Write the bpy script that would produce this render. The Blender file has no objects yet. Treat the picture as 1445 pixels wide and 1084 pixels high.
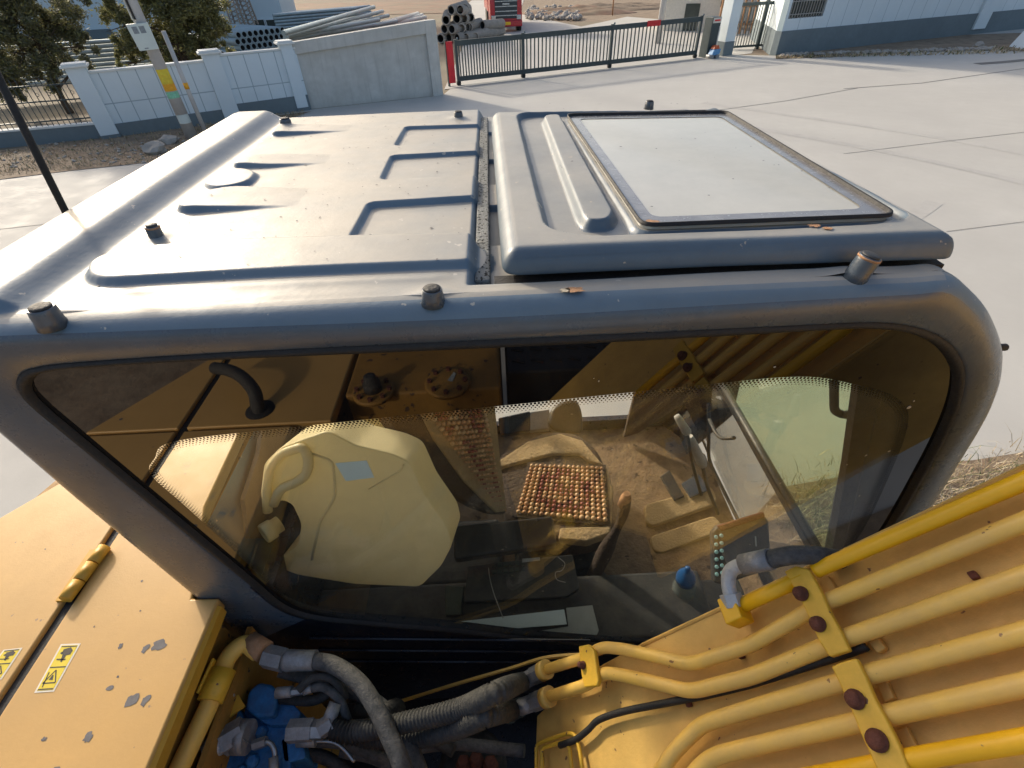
import bpy, bmesh, math, random
import numpy as np
from mathutils import Vector, Matrix
random.seed(7)
R = math.radians
sc = bpy.context.scene
COL = sc.collection

# ------------------------------------------------------------------ camera
F = 680.0
H = 3.3
_v = Vector((-37, 590, F)).normalized()
_a = .0492
_d = Vector((1, _a, (37 - 590*_a)/F)).normalized()
_v = (_v - _d*_v.dot(_d)).normalized()
_u = _v.cross(_d)
if _u.y < 0: _u = -_u
# rows = world axes expressed in camera axes (x right, y up, z forward)
WM = Matrix((_d, _v, _u))
cam_d = bpy.data.cameras.new('camera'); cam = bpy.data.objects.new('camera', cam_d); COL.objects.link(cam)
cam_d.sensor_width = 36; cam_d.sensor_fit = 'HORIZONTAL'; cam_d.lens = 36*F/1445.0
cam_d.clip_start = .02; cam_d.clip_end = 1500
_r = WM @ Vector((1, 0, 0)); _up = WM @ Vector((0, 1, 0)); _bk = WM @ Vector((0, 0, -1))
m4 = Matrix.Identity(4)
for i in range(3):
    m4[i][0] = _r[i]; m4[i][1] = _up[i]; m4[i][2] = _bk[i]
m4.translation = Vector((0, 0, H))
cam.matrix_world = m4
sc.camera = cam
O = Vector((0, 0, H))

# ------------------------------------------------------------------ light
SUN_EL = 23.0
SUN_AZ = Vector((-.65, .76, 0)).normalized()      # horizontal direction towards the sun
sun_dir = Vector((SUN_AZ.x*math.cos(R(SUN_EL)), SUN_AZ.y*math.cos(R(SUN_EL)), math.sin(R(SUN_EL))))
w = bpy.data.worlds.new('World'); sc.world = w; w.use_nodes = True
nt = w.node_tree; nt.nodes.clear()
sky = nt.nodes.new('ShaderNodeTexSky'); sky.sky_type = 'NISHITA'; sky.sun_disc = False
sky.sun_elevation = R(SUN_EL); sky.sun_rotation = math.atan2(SUN_AZ.x, SUN_AZ.y)
sky.air_density = 1.0; sky.dust_density = 5.5; sky.ozone_density = 1.0; sky.altitude = 50
bg = nt.nodes.new('ShaderNodeBackground'); bg.inputs[1].default_value = .15
wo = nt.nodes.new('ShaderNodeOutputWorld')
nt.links.new(sky.outputs[0], bg.inputs[0]); nt.links.new(bg.outputs[0], wo.inputs[0])
sl = bpy.data.lights.new('sun', 'SUN'); sl.energy = 2.45; sl.angle = R(3.0); sl.color = (1, .90, .75)
so = bpy.data.objects.new('sun', sl); COL.objects.link(so)
so.rotation_euler = (-sun_dir).to_track_quat('-Z', 'Y').to_euler()
sc.view_settings.view_transform = 'Standard'; sc.view_settings.look = 'None'
sc.view_settings.exposure = .50; sc.view_settings.gamma = 1
sc.cycles.max_bounces = 10; sc.cycles.transparent_max_bounces = 16
sc.cycles.sample_clamp_indirect = 6

# ------------------------------------------------------------------ calibration helpers: a photo pixel seen on a real plane
def ray(px, py): return WM @ Vector((px-722.5, 542-py, F))
def P(px, py, ax, val):
    r = ray(px, py); i = 'xyz'.index(ax); t = (val-O[i])/r[i]; return O + r*t
def PP(px, py, pt, n):
    r = ray(px, py); pt = Vector(pt); n = Vector(n); return O + r*((pt-O).dot(n)/r.dot(n))
def G(px, py, z=0): return P(px, py, 'z', z)
def PV(px, py, A, B):
    n = Vector((-(B-A).y, (B-A).x, 0)); return PP(px, py, A, n)
def MIR(px, py, z):      # where the side window shows something by reflection
    q = P(px, py, 'z', z); q.y = 2*YW - q.y; return q
YS = .545     # outer face of the cab side nearest the camera
YW = .556     # plane of the side window glass

# ------------------------------------------------------------------ materials
MATS = {}
def mat(name, col, rough=.6, metal=0, var=.12, vscale=3.0, bump=.0, bscale=60, spots=None, spot_scale=30, spot_t=.68,
        spec=.5, coat=0, streak=0, dust=None, dust_amt=.5, coatr=.15, alpha=1, up=False):
    m = bpy.data.materials.new(name); m.use_nodes = True; n = m.node_tree.nodes; l = m.node_tree.links
    b = n['Principled BSDF']
    b.inputs['Roughness'].default_value = rough; b.inputs['Metallic'].default_value = metal
    b.inputs['Specular IOR Level'].default_value = spec
    b.inputs['Coat Weight'].default_value = coat; b.inputs['Coat Roughness'].default_value = coatr
    tc = n.new('ShaderNodeTexCoord')
    def noise(s, det=5, ro=.6, vec=None):
        t = n.new('ShaderNodeTexNoise'); t.inputs['Scale'].default_value = s; t.inputs['Detail'].default_value = det
        t.inputs['Roughness'].default_value = ro; l.new(vec or tc.outputs['Object'], t.inputs['Vector']); return t
    def ramp(src, a, c, lo=0, hi=1):
        r = n.new('ShaderNodeMapRange'); r.inputs[1].default_value = a; r.inputs[2].default_value = c
        r.inputs[3].default_value = lo; r.inputs[4].default_value = hi; r.clamp = True; l.new(src, r.inputs[0]); return r.outputs[0]
    def mix(fac, A, B, mode='MIX'):
        x = n.new('ShaderNodeMix'); x.data_type = 'RGBA'; x.blend_type = mode
        if isinstance(fac, float): x.inputs[0].default_value = fac
        else: l.new(fac, x.inputs[0])
        for k, q in ((6, A), (7, B)):
            if isinstance(q, tuple): x.inputs[k].default_value = (*q, 1)
            else: l.new(q, x.inputs[k])
        return x.outputs[2]
    n1 = noise(vscale); n2 = noise(vscale*9, 6, .7)
    c = mix(ramp(n1.outputs[0], .3, .7), tuple(x*(1-var) for x in col), tuple(min(1, x*(1+var)) for x in col))
    c = mix(ramp(n2.outputs[0], .35, .75, 0, .5), c, tuple(x*(1-var*1.3) for x in col))
    if streak:
        mp = n.new('ShaderNodeMapping'); mp.inputs['Scale'].default_value = (9, 9, .7); l.new(tc.outputs['Object'], mp.inputs[0])
        s = noise(1.0, 5, .6, mp.outputs[0])
        c = mix(ramp(s.outputs[0], .52, .72, 0, streak), c, tuple(x*.35 for x in col))
    if dust:
        dn = noise(vscale*2.3, 8, .65)
        df = ramp(dn.outputs[0], .38, .68, 0, dust_amt)
        if up:      # dust lies on faces that look upwards
            ge = n.new('ShaderNodeNewGeometry'); sx = n.new('ShaderNodeSeparateXYZ'); l.new(ge.outputs['True Normal'], sx.inputs[0])
            mu = n.new('ShaderNodeMath'); mu.operation = 'MULTIPLY'; l.new(ramp(dn.outputs[0], .25, .60, dust_amt*.55, dust_amt), mu.inputs[0]); l.new(ramp(sx.outputs[2], .93, .995), mu.inputs[1]); df = mu.outputs[0]
        c = mix(df, c, dust)
    if spots:
        sn = noise(spot_scale, 3, .5)
        c = mix(ramp(sn.outputs[0], spot_t, spot_t+.02), c, spots)
    l.new(c, b.inputs['Base Color'])
    rr = ramp(n2.outputs[0], .3, .7, max(.03, rough-.08), min(1, rough+.1)); l.new(rr, b.inputs['Roughness'])
    if bump:
        bn = noise(bscale, 5, .65); bp = n.new('ShaderNodeBump'); bp.inputs['Strength'].default_value = bump
        bp.inputs['Distance'].default_value = .02; l.new(bn.outputs[0], bp.inputs['Height']); l.new(bp.outputs[0], b.inputs['Normal'])
    MATS[name] = m
    return m
def M(n): return MATS[n]

mat('cab_paint', (.13, .19, .245), .54, 0, .14, 2.2, .06, 90, spots=(.46, .43, .38), spot_scale=52, spot_t=.70, coat=.22, dust=(.385, .35, .29), dust_amt=.92, coatr=.32, up=True)
mat('hatch_paint', (.085, .125, .165), .50, 0, .14, 2.5, .06, 90, spots=(.40, .35, .28), spot_scale=48, spot_t=.705, coat=.25, dust=(.33, .315, .28), dust_amt=.95, coatr=.30, up=True)
mat('side_paint', (.065, .09, .12), .30, 0, .25, 5, .08, 120, spots=(.35, .33, .3), spot_scale=55, spot_t=.75, coat=.5, dust=(.085, .09, .10), dust_amt=.5, coatr=.25)
mat('black_paint', (.012, .014, .022), .3, 0, .3, 5, .05, 60, coat=.3, spots=(.2, .19, .18), spot_scale=60, spot_t=.76)
mat('rubber', (.014, .014, .015), .65, 0, .3, 20, .2, 200)
mat('rubber_dusty', (.028, .029, .03), .65, 0, .3, 30, .3, 200, dust=(.075, .072, .068), dust_amt=.55)
mat('hose_grey', (.055, .058, .062), .7, 0, .3, 18, .4, 160, dust=(.17, .165, .16), dust_amt=.6)
mat('hood_yellow', (.58, .345, .105), .46, 0, .12, 1.7, .04, 120, spots=(.30, .20, .11), spot_scale=44, spot_t=.735, coat=.15, coatr=.3)
mat('edge_yellow', (.60, .33, .035), .45, 0, .12, 6, .04, 120, spots=(.25, .13, .05), spot_scale=40, spot_t=.74)
mat('boom_yellow', (.74, .46, .12), .52, 0, .16, 5, .10, 110, spots=(.20, .10, .045), spot_scale=52, spot_t=.70, dust=(.55, .33, .085), dust_amt=.7)
mat('pipe_yellow', (.86, .54, .11), .40, 0, .09, 7, .05, 150, spots=(.28, .14, .05), spot_scale=62, spot_t=.715, dust=(.66, .42, .15), dust_amt=.55)
mat('bright_yellow', (.92, .50, .010), .38, 0, .08, 8, .03, 100, spots=(.4, .2, .03), spot_scale=50, spot_t=.75)
mat('clamp_yellow', (.78, .46, .04), .45, 0, .15, 12, .06, 100, spots=(.16, .06, .03), spot_scale=60, spot_t=.69)
mat('old_yellow_shaded', (.34, .18, .035), .6, 0, .2, 6, .1, 80, spots=(.08, .05, .03), spot_scale=30, spot_t=.66)  # darker yellow: shade on the engine housing wall put into the colour
mat('primer_grey', (.14, .135, .14), .7, 0, .25, 30)
mat('rust', (.15, .050, .030), .8, 0, .4, 60, .4, 200)
mat('rust_light', (.42, .23, .12), .8, 0, .3, 60, .2, 200)
mat('steel', (.42, .43, .44), .38, .8, .2, 30, .1, 150)
mat('zinc', (.34, .345, .36), .5, .45, .25, 30, .2, 150, dust=(.22, .21, .2), dust_amt=.6)
mat('alu_paint', (.50, .52, .55), .45, .3, .1, 30, .3, 150)
mat('valve_blue', (.025, .17, .42), .42, 0, .35, 14, .3, 90, dust=(.04, .08, .15), dust_amt=.6)
mat('seal_foam', (.30, .31, .30), .9, 0, .3, 40, .6, 300, spots=(.03, .03, .03), spot_scale=160, spot_t=.56)
mat('concrete_yard', (.50, .485, .445), .8, 0, .07, .22, .06, 30, dust=(.43, .415, .385), dust_amt=.55, spots=(.36, .35, .32), spot_scale=3.2, spot_t=.74)
mat('dirt', (.23, .165, .11), .95, 0, .35, 1.2, .8, 8, dust=(.34, .27, .19), dust_amt=.7)
mat('dirt_red', (.26, .15, .10), .95, 0, .35, .25, .8, 3, dust=(.20, .18, .12), dust_amt=.8)
mat('field', (.25, .215, .145), .95, 0, .3, .05, .5, 1, dust=(.19, .125, .09), dust_amt=.9)
mat('wall_white', (.68, .76, .80), .75, 0, .04, .7, .03, 40)
mat('wall_cap', (.72, .74, .72), .8, 0, .08, 2)
mat('plinth_grey', (.165, .205, .225), .8, 0, .1, .8, .05, 30)
mat('concrete_wall', (.62, .61, .57), .9, 0, .10, .8, .2, 20, streak=.28, dust=(.45, .44, .40), dust_amt=.6)
mat('gate_dark', (.045, .065, .07), .5, 0, .2, 5)
mat('red_paint', (.55, .015, .03), .45, 0, .15, 5)
mat('sign_red', (.60, .02, .025), .5, 0, .1, 5)
mat('wheel_dark', (.02, .02, .02), .7, 0, .2, 5)
mat('pole_concrete', (.50, .485, .47), .85, 0, .12, 3, .1, 20)
mat('box_white', (.62, .68, .64), .5, 0, .05, 4)
mat('label_grey', (.25, .28, .30), .6, 0, .3, 40)
mat('sticker_yellow', (.75, .62, .05), .6, 0, .2, 9, dust=(.80, .42, .02), dust_amt=.5)
mat('sticker_green', (.25, .6, .4), .6, 0, .3, 20)
mat('building_blue', (.60, .72, .78), .7, 0, .03, .3)
mat('window_dark', (.05, .065, .06), .2, 0, .3, 2, spec=.6)
mat('pipe_concrete', (.42, .37, .32), .9, 0, .2, 4, .2, 20)
mat('pipe_steel', (.38, .47, .50), .45, .25, .15, 3)
mat('pipe_pale', (.62, .63, .60), .7, 0, .1, 3)
mat('bore_dark', (.02, .022, .025), .9)
mat('bark', (.11, .08, .055), .9, 0, .3, 9, .6, 40)
mat('leaf_olive', (.27, .275, .11), .55, 0, .35, 2.0, dust=(.25, .22, .08), dust_amt=.5)
mat('leaf_dark', (.20, .21, .125), .5, 0, .4, 2.0, dust=(.16, .13, .07), dust_amt=.5)
mat('truck_red', (.50, .018, .03), .3, 0, .1, 2, coat=.5)
mat('truck_dark', (.035, .05, .06), .35, 0, .2, 3)
mat('truck_glass', (.05, .12, .13), .12, 0, .2, 3, spec=.7)
mat('chrome', (.5, .55, .58), .25, .6, .1, 5)
mat('plate_yellow', (.8, .5, .02), .5, 0, .1, 10)
mat('tan_cloth', (.46, .33, .18), .9, 0, .2, 8, .8, 70)
mat('seat_brown', (.085, .06, .046), .85, 0, .25, 10, .8, 90)
mat('bead_light', (.68, .44, .24), .35, 0, .2, 40, coat=.3)
mat('bead_tan', (.56, .30, .15), .35, 0, .25, 40, coat=.3)
mat('bead_red', (.30, .07, .05), .35, 0, .3, 40, coat=.3)
mat('plastic_black', (.014, .016, .018), .45, 0, .3, 8, .1, 80, dust=(.05, .048, .045), dust_amt=.5)
mat('plastic_charcoal', (.035, .037, .04), .55, 0, .3, 8, .1, 80, dust=(.10, .095, .08), dust_amt=.5)
mat('plastic_green_grey', (.05, .065, .055), .5, 0, .2, 8)
mat('floor_brown', (.20, .135, .08), .85, 0, .35, 7, .5, 60, dust=(.33, .23, .13), dust_amt=.75, spots=(.07, .05, .035), spot_scale=22, spot_t=.66)
mat('mat_tan', (.46, .33, .17), .85, 0, .15, 8, .5, 120)
mat('grip_grey', (.34, .33, .31), .6, 0, .15, 20)
mat('paper_blue', (.66, .80, .86), .6, 0, .04, 8)
mat('paper_grey', (.38, .42, .42), .7, 0, .1, 20)
mat('button_cyan', (.30, .58, .66), .5, 0, .15, 60)
mat('bottle_blue', (.02, .10, .30), .3, 0, .15, 20, coat=.4)
mat('white_thing', (.70, .66, .58), .6, 0, .1, 10)
mat('decal_white', (.72, .66, .55), .5, 0, .05, 30)
mat('decal_yellow', (.72, .55, .02), .45, 0, .08, 30)
mat('decal_black', (.03, .025, .015), .5)
mat('straw', (.42, .33, .20), .9, 0, .35, 20)
mat('straw_pale', (.55, .47, .34), .9, 0, .3, 20)
mat('weed_green', (.10, .13, .04), .8, 0, .3, 20)
mat('stone', (.38, .35, .31), .9, 0, .2, 4, .3, 20)
mat('lattice', (.40, .33, .27), .7, 0, .3, 2)
mat('tyre_mark', (.445, .43, .40), .8, 0, .10, 1.5, dust=(.48, .465, .43), dust_amt=.9)
mat('sign_cream', (.58, .55, .42), .6, 0, .08, 3)
mat('char_dark', (.12, .07, .03), .6)
mat('wire', (.03, .03, .03), .6)
mat('asphalt_seal', (.17, .165, .155), .85, 0, .2, 2)

# translucent plastic of the jerrycans
def translucent(name, col, tr=.45):
    m = mat(name, col, .38, 0, .10, 5, .06, 30)
    n = m.node_tree.nodes; l = m.node_tree.links; b = n['Principled BSDF']; out = n['Material Output']
    t = n.new('ShaderNodeBsdfTranslucent'); t.inputs[0].default_value = (*col, 1)
    mx = n.new('ShaderNodeMixShader'); mx.inputs[0].default_value = tr
    l.new(b.outputs[0], mx.inputs[1]); l.new(t.outputs[0], mx.inputs[2]); l.new(mx.outputs[0], out.inputs[0])
translucent('can_plastic', (.90, .80, .50), .35)
for _n in ('leaf_olive', 'leaf_dark'):
    m = M(_n); n = m.node_tree.nodes; l = m.node_tree.links; t = n.new('ShaderNodeBsdfTranslucent'); l.new(n['Principled BSDF'].inputs['Base Color'].links[0].from_socket, t.inputs[0])
    mx = n.new('ShaderNodeMixShader'); mx.inputs[0].default_value = .45; l.new(n['Principled BSDF'].outputs[0], mx.inputs[1]); l.new(t.outputs[0], mx.inputs[2]); l.new(mx.outputs[0], n['Material Output'].inputs[0])
translucent('bottle_clear', (.35, .42, .42), .6)

def glass(name, tint, ior=1.55, rough=.0, dusty=0, base=(.5, .48, .42), refl=1.0):
    m = bpy.data.materials.new(name); m.use_nodes = True; n = m.node_tree.nodes; l = m.node_tree.links
    n.remove(n['Principled BSDF']); out = n['Material Output']
    tr = n.new('ShaderNodeBsdfTransparent'); tr.inputs[0].default_value = (*tint, 1)
    gl = n.new('ShaderNodeBsdfGlossy'); gl.inputs['Roughness'].default_value = rough; gl.inputs[0].default_value = (refl, refl, refl, 1)
    # Schlick reflectance, the same from either side of the pane
    ge = n.new('ShaderNodeNewGeometry'); dt = n.new('ShaderNodeVectorMath'); dt.operation = 'DOT_PRODUCT'
    l.new(ge.outputs['Normal'], dt.inputs[0]); l.new(ge.outputs['Incoming'], dt.inputs[1])
    def mth(op, a, b_=0.0):
        x = n.new('ShaderNodeMath'); x.operation = op
        for i_, q_ in enumerate((a, b_)):
            if isinstance(q_, (int, float)): x.inputs[i_].default_value = q_
            else: l.new(q_, x.inputs[i_])
        return x.outputs[0]
    f0 = ((ior-1)/(ior+1))**2
    om = mth('SUBTRACT', 1.0, mth('ABSOLUTE', dt.outputs['Value'])); sch = mth('ADD', mth('MULTIPLY', mth('POWER', om, 5.0), 1-f0), f0)
    mx = n.new('ShaderNodeMixShader'); l.new(sch, mx.inputs[0])
    src = tr.outputs[0]
    if dusty:
        tc = n.new('ShaderNodeTexCoord'); no = n.new('ShaderNodeTexNoise'); no.inputs['Scale'].default_value = 6; no.inputs['Detail'].default_value = 8
        no.inputs['Roughness'].default_value = .7
        l.new(tc.outputs['Object'], no.inputs[0]); mr = n.new('ShaderNodeMapRange'); mr.inputs[1].default_value = .3; mr.inputs[2].default_value = .75
        mr.inputs[3].default_value = dusty*(.3 if dusty < .5 else .86); mr.inputs[4].default_value = dusty*(1.2 if dusty < .5 else 1.06); l.new(no.outputs[0], mr.inputs[0])
        df = n.new('ShaderNodeBsdfDiffuse'); df.inputs[0].default_value = (*base, 1)
        if dusty > .5:      # light still soaks through the skylight's dust and painted glare
            tl = n.new('ShaderNodeBsdfTranslucent'); tl.inputs[0].default_value = (.7, .7, .66, 1); m3 = n.new('ShaderNodeMixShader'); m3.inputs[0].default_value = .35
            l.new(df.outputs[0], m3.inputs[1]); l.new(tl.outputs[0], m3.inputs[2]); df = m3
        m2 = n.new('ShaderNodeMixShader'); l.new(mr.outputs[0], m2.inputs[0]); l.new(src, m2.inputs[1]); l.new(df.outputs[0], m2.inputs[2]); src = m2.outputs[0]
    l.new(src, mx.inputs[1]); l.new(gl.outputs[0], mx.inputs[2]); l.new(mx.outputs[0], out.inputs[0])
    MATS[name] = m
glass('side_glass', (.96, .955, .91), 1.60, 0, .02)
glass('front_glass', (.82, .91, .76), 1.5, 0, .03)
glass('clear_glass', (.95, .95, .92), 1.5, 0, .03)
glass('hatch_glass', (.35, .40, .38), 2.2, .08, .92, (.78, .75, .65))  # pale layer is dust plus the white sky glare put into the colour
glass('bottle_glass', (.55, .65, .66), 1.5, .02, .3, (.45,.52,.52))
def glossy_black(name, col, ior):
    m = bpy.data.materials.new(name); m.use_nodes = True; b = m.node_tree.nodes['Principled BSDF']
    b.inputs['Base Color'].default_value = (*col, 1); b.inputs['Roughness'].default_value = .015; b.inputs['IOR'].default_value = ior
    MATS[name] = m
glossy_black('frit_black', (.006, .005, .005), 1.8)

# yard wall: tiled joints laid along the wall's own axes
def add_joints(m, w_, h_, col=(.33, .42, .47), mort=.012):
    n = m.node_tree.nodes; l = m.node_tree.links; b = n['Principled BSDF']
    src = b.inputs['Base Color'].links[0].from_socket
    tc = n.new('ShaderNodeTexCoord'); mp = n.new('ShaderNodeSeparateXYZ'); l.new(tc.outputs['Object'], mp.inputs[0])
    cb = n.new('ShaderNodeCombineXYZ'); l.new(mp.outputs[0], cb.inputs[0]); l.new(mp.outputs[2], cb.inputs[1])
    br = n.new('ShaderNodeTexBrick'); br.offset = 0; br.inputs['Scale'].default_value = 1
    br.inputs['Brick Width'].default_value = w_; br.inputs['Row Height'].default_value = h_
    br.inputs['Mortar Size'].default_value = mort; br.inputs['Mortar Smooth'].default_value = .1
    l.new(cb.outputs[0], br.inputs[0])
    x = n.new('ShaderNodeMix'); x.data_type = 'RGBA'; l.new(br.outputs['Fac'], x.inputs[0]); l.new(src, x.inputs[6]); x.inputs[7].default_value = (*col, 1)
    l.new(x.outputs[2], b.inputs['Base Color'])
mat('wall_tile', (.68, .76, .80), .7, 0, .05, .7, .03, 40); add_joints(M('wall_tile'), .42, .80)
mat('wall_tile_tall', (.68, .76, .80), .7, 0, .05, .7, .03, 40); add_joints(M('wall_tile_tall'), .82, 9)

# ------------------------------------------------------------------ mesh builder
class MB:
    def __init__(s): s.v = []; s.f = []; s.m = []; s.s = []
    def add(s, vs, fs, mi=0, sm=False):
        o = len(s.v); s.v += [tuple(v) for v in vs]
        for f in fs: s.f.append(tuple(i+o for i in f)); s.m.append(mi); s.s.append(sm)
    def box(s, lo, hi, mi=0, mtx=None):
        x0, y0, z0 = lo; x1, y1, z1 = hi
        vs = [Vector(p) for p in ((x0,y0,z0),(x1,y0,z0),(x1,y1,z0),(x0,y1,z0),(x0,y0,z1),(x1,y0,z1),(x1,y1,z1),(x0,y1,z1))]
        if mtx: vs = [mtx @ v for v in vs]
        s.add(vs, [(0,3,2,1),(4,5,6,7),(0,1,5,4),(1,2,6,5),(2,3,7,6),(3,0,4,7)], mi)
    def obox(s, c, ax, ay, az, mi=0):        # centre and three half-axis vectors
        c = Vector(c); ax = Vector(ax); ay = Vector(ay); az = Vector(az)
        vs = [c+ax*i+ay*j+az*k for k in (-1, 1) for (i, j) in ((-1,-1),(1,-1),(1,1),(-1,1))]
        s.add(vs, [(0,3,2,1),(4,5,6,7),(0,1,5,4),(1,2,6,5),(2,3,7,6),(3,0,4,7)], mi)
    def prism(s, poly, ext, mi=0, sm=False, mi_side=None):      # poly of Vectors, ext vector
        n = len(poly); ext = Vector(ext)
        s.add(list(poly)+[p+ext for p in poly], [tuple(range(n)), tuple(range(2*n-1, n-1, -1))], mi, sm)
        o = len(s.v)-2*n
        for i in range(n):
            j = (i+1) % n; s.f.append((o+j, o+i, o+n+i, o+n+j)); s.m.append(mi if mi_side is None else mi_side); s.s.append(sm)
    def tube(s, pts, r, seg=12, mi=0, caps=True, closed=False, rfun=None):
        pts = [Vector(p) for p in pts]; n = len(pts)
        rings = []; up = None
        for i, p in enumerate(pts):
            t = (pts[min(i+1, n-1)] - pts[max(i-1, 0)]).normalized()
            if up is None:
                a = Vector((0, 0, 1)) if abs(t.z) < .9 else Vector((1, 0, 0)); up = (a - t*a.dot(t)).normalized()
            else: up = (up - t*up.dot(t)).normalized()
            bt = t.cross(up); rr = rfun(i, n) if rfun else (r[i] if isinstance(r, (list, tuple)) else r)
            rings.append([p + (up*math.cos(2*math.pi*k/seg) + bt*math.sin(2*math.pi*k/seg))*rr for k in range(seg)])
        o = len(s.v); s.v += [tuple(v) for rg in rings for v in rg]
        for i in range(n-1):
            for k in range(seg):
                k2 = (k+1) % seg
                s.f.append((o+i*seg+k, o+i*seg+k2, o+(i+1)*seg+k2, o+(i+1)*seg+k)); s.m.append(mi); s.s.append(seg > 6)
        if caps:
            s.f.append(tuple(o+k for k in range(seg-1, -1, -1))); s.m.append(mi); s.s.append(False)
            s.f.append(tuple(o+(n-1)*seg+k for k in range(seg))); s.m.append(mi); s.s.append(False)
    def cyl(s, a, b, r, seg=16, mi=0, r2=None): s.tube([a, b], [r, r if r2 is None else r2], seg, mi)
    def lathe(s, c, axis, prof, seg=20, mi=0):     # prof: (radius, height) along axis
        c = Vector(c); axis = Vector(axis).normalized()
        s.tube_rings(c, axis, prof, seg, mi)
    def tube_rings(s, c, axis, prof, seg, mi):
        a = Vector((0, 0, 1)) if abs(axis.z) < .9 else Vector((1, 0, 0)); u = (a-axis*a.dot(axis)).normalized(); b = axis.cross(u)
        o = len(s.v)
        for (r, h) in prof:
            for k in range(seg):
                t = 2*math.pi*k/seg; s.v.append(tuple(c+axis*h+(u*math.cos(t)+b*math.sin(t))*r))
        for i in range(len(prof)-1):
            for k in range(seg):
                k2 = (k+1) % seg; s.f.append((o+i*seg+k, o+i*seg+k2, o+(i+1)*seg+k2, o+(i+1)*seg+k)); s.m.append(mi); s.s.append(False if i % 1 else True)
        s.f.append(tuple(o+k for k in range(seg-1, -1, -1))); s.m.append(mi); s.s.append(False)
        s.f.append(tuple(o+(len(prof)-1)*seg+k for k in range(seg))); s.m.append(mi); s.s.append(False)
    def ball(s, c, r, n=8, mi=0, sc_=(1, 1, 1)):
        c = Vector(c); o = len(s.v); rows = n//2
        for i in range(rows+1):
            th = math.pi*i/rows
            for k in range(n):
                ph = 2*math.pi*k/n; s.v.append((c.x+r*sc_[0]*math.sin(th)*math.cos(ph), c.y+r*sc_[1]*math.sin(th)*math.sin(ph), c.z+r*sc_[2]*math.cos(th)))
        for i in range(rows):
            for k in range(n):
                k2 = (k+1) % n; s.f.append((o+i*n+k, o+(i+1)*n+k, o+(i+1)*n+k2, o+i*n+k2)); s.m.append(mi); s.s.append(True)
    def build(s, name, mats, parent=None, bevel=0, seg=2, fix=True, autosmooth=False, origin=None, weld=False):
        me = bpy.data.meshes.new(name)
        vs = s.v
        org = Vector(origin) if origin is not None else None
        if org is not None: vs = [(x-org.x, y-org.y, z-org.z) for x, y, z in vs]
        me.from_pydata(vs, [], s.f); 
        if isinstance(mats, str): mats = [mats]
        for mm in mats: me.materials.append(M(mm))
        me.polygons.foreach_set('material_index', s.m); me.polygons.foreach_set('use_smooth', s.s)
        me.update()
        if fix:
            bm = bmesh.new(); bm.from_mesh(me)
            if weld: bmesh.ops.remove_doubles(bm, verts=bm.verts, dist=1e-5)
            bmesh.ops.recalc_face_normals(bm, faces=bm.faces); bm.to_mesh(me); bm.free()
        o = bpy.data.objects.new(name, me); COL.objects.link(o)
        if org is not None: o.location = org
        if parent is not None: put(o, parent)
        if bevel:
            b = o.modifiers.new('bevel', 'BEVEL'); b.width = bevel; b.segments = seg; b.limit_method = 'ANGLE'; b.angle_limit = R(40)
            b.harden_normals = False
            for p in me.polygons: p.use_smooth = True
            wn = o.modifiers.new('wn', 'WEIGHTED_NORMAL'); wn.keep_sharp = True
        return o
def put(o, parent):
    # keep the world position of o under its parent (parents are only moved, never turned or scaled, or carry their own matrix)
    wp = world_of(parent); wo_ = o.matrix_basis.copy(); o.parent = parent; o.matrix_basis = wp.inverted() @ wo_
def world_of(o):
    return (world_of(o.parent) @ o.matrix_basis) if o.parent else o.matrix_basis.copy()
def tag(o, label=None, cat=None, group=None, kind=None):
    if label: o['label'] = label
    if cat: o['category'] = cat
    if group: o['group'] = group
    if kind: o['kind'] = kind
    return o
def empty(name, loc, label=None, cat=None, group=None):
    o = bpy.data.objects.new(name, None); COL.objects.link(o); o.location = loc; o.empty_display_size = .1
    return tag(o, label, cat, group)
def rnd(pts, r=.02, n=5):      # round the corners of a polyline
    pts = [Vector(p) for p in pts]; out = [pts[0]]
    for i in range(1, len(pts)-1):
        a, b, c = pts[i-1], pts[i], pts[i+1]
        d1 = (a-b); d2 = (c-b); k = min(r, d1.length*.48, d2.length*.48); p = b+d1.normalized()*k; q = b+d2.normalized()*k
        for j in range(n+1):
            t = j/n; out.append(p*(1-t)**2 + b*2*t*(1-t) + q*t*t)
    out.append(pts[-1]); return out
def smooth(pts, n=8):          # Catmull-Rom through points
    pts = [Vector(p) for p in pts]; out = []
    q = [pts[0]*2-pts[1]] + pts + [pts[-1]*2-pts[-2]]
    for i in range(1, len(q)-2):
        a, b, c, d = q[i-1], q[i], q[i+1], q[i+2]
        for j in range(n):
            t = j/n; out.append(.5*((2*b)+(c-a)*t+(2*a-5*b+4*c-d)*t*t+(3*b-a-3*c+d)*t**3))
    out.append(pts[-1]); return out
# ================================================================== SETTING: ground, yard, far land
def sheet(name, poly, z, m, kind='structure'):
    b = MB(); b.add([Vector((p.x, p.y, z)) for p in poly], [tuple(range(len(poly)))]); o = b.build(name, m, fix=False)
    if o.data.polygons[0].normal.z < 0: o.data.flip_normals()
    return tag(o, kind=kind)
def V(x, y, z=0): return Vector((x, y, z))
sheet('ground', [V(-600,-300), V(600,-300), V(600,900), V(-600,900)], 0, 'field')
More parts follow.
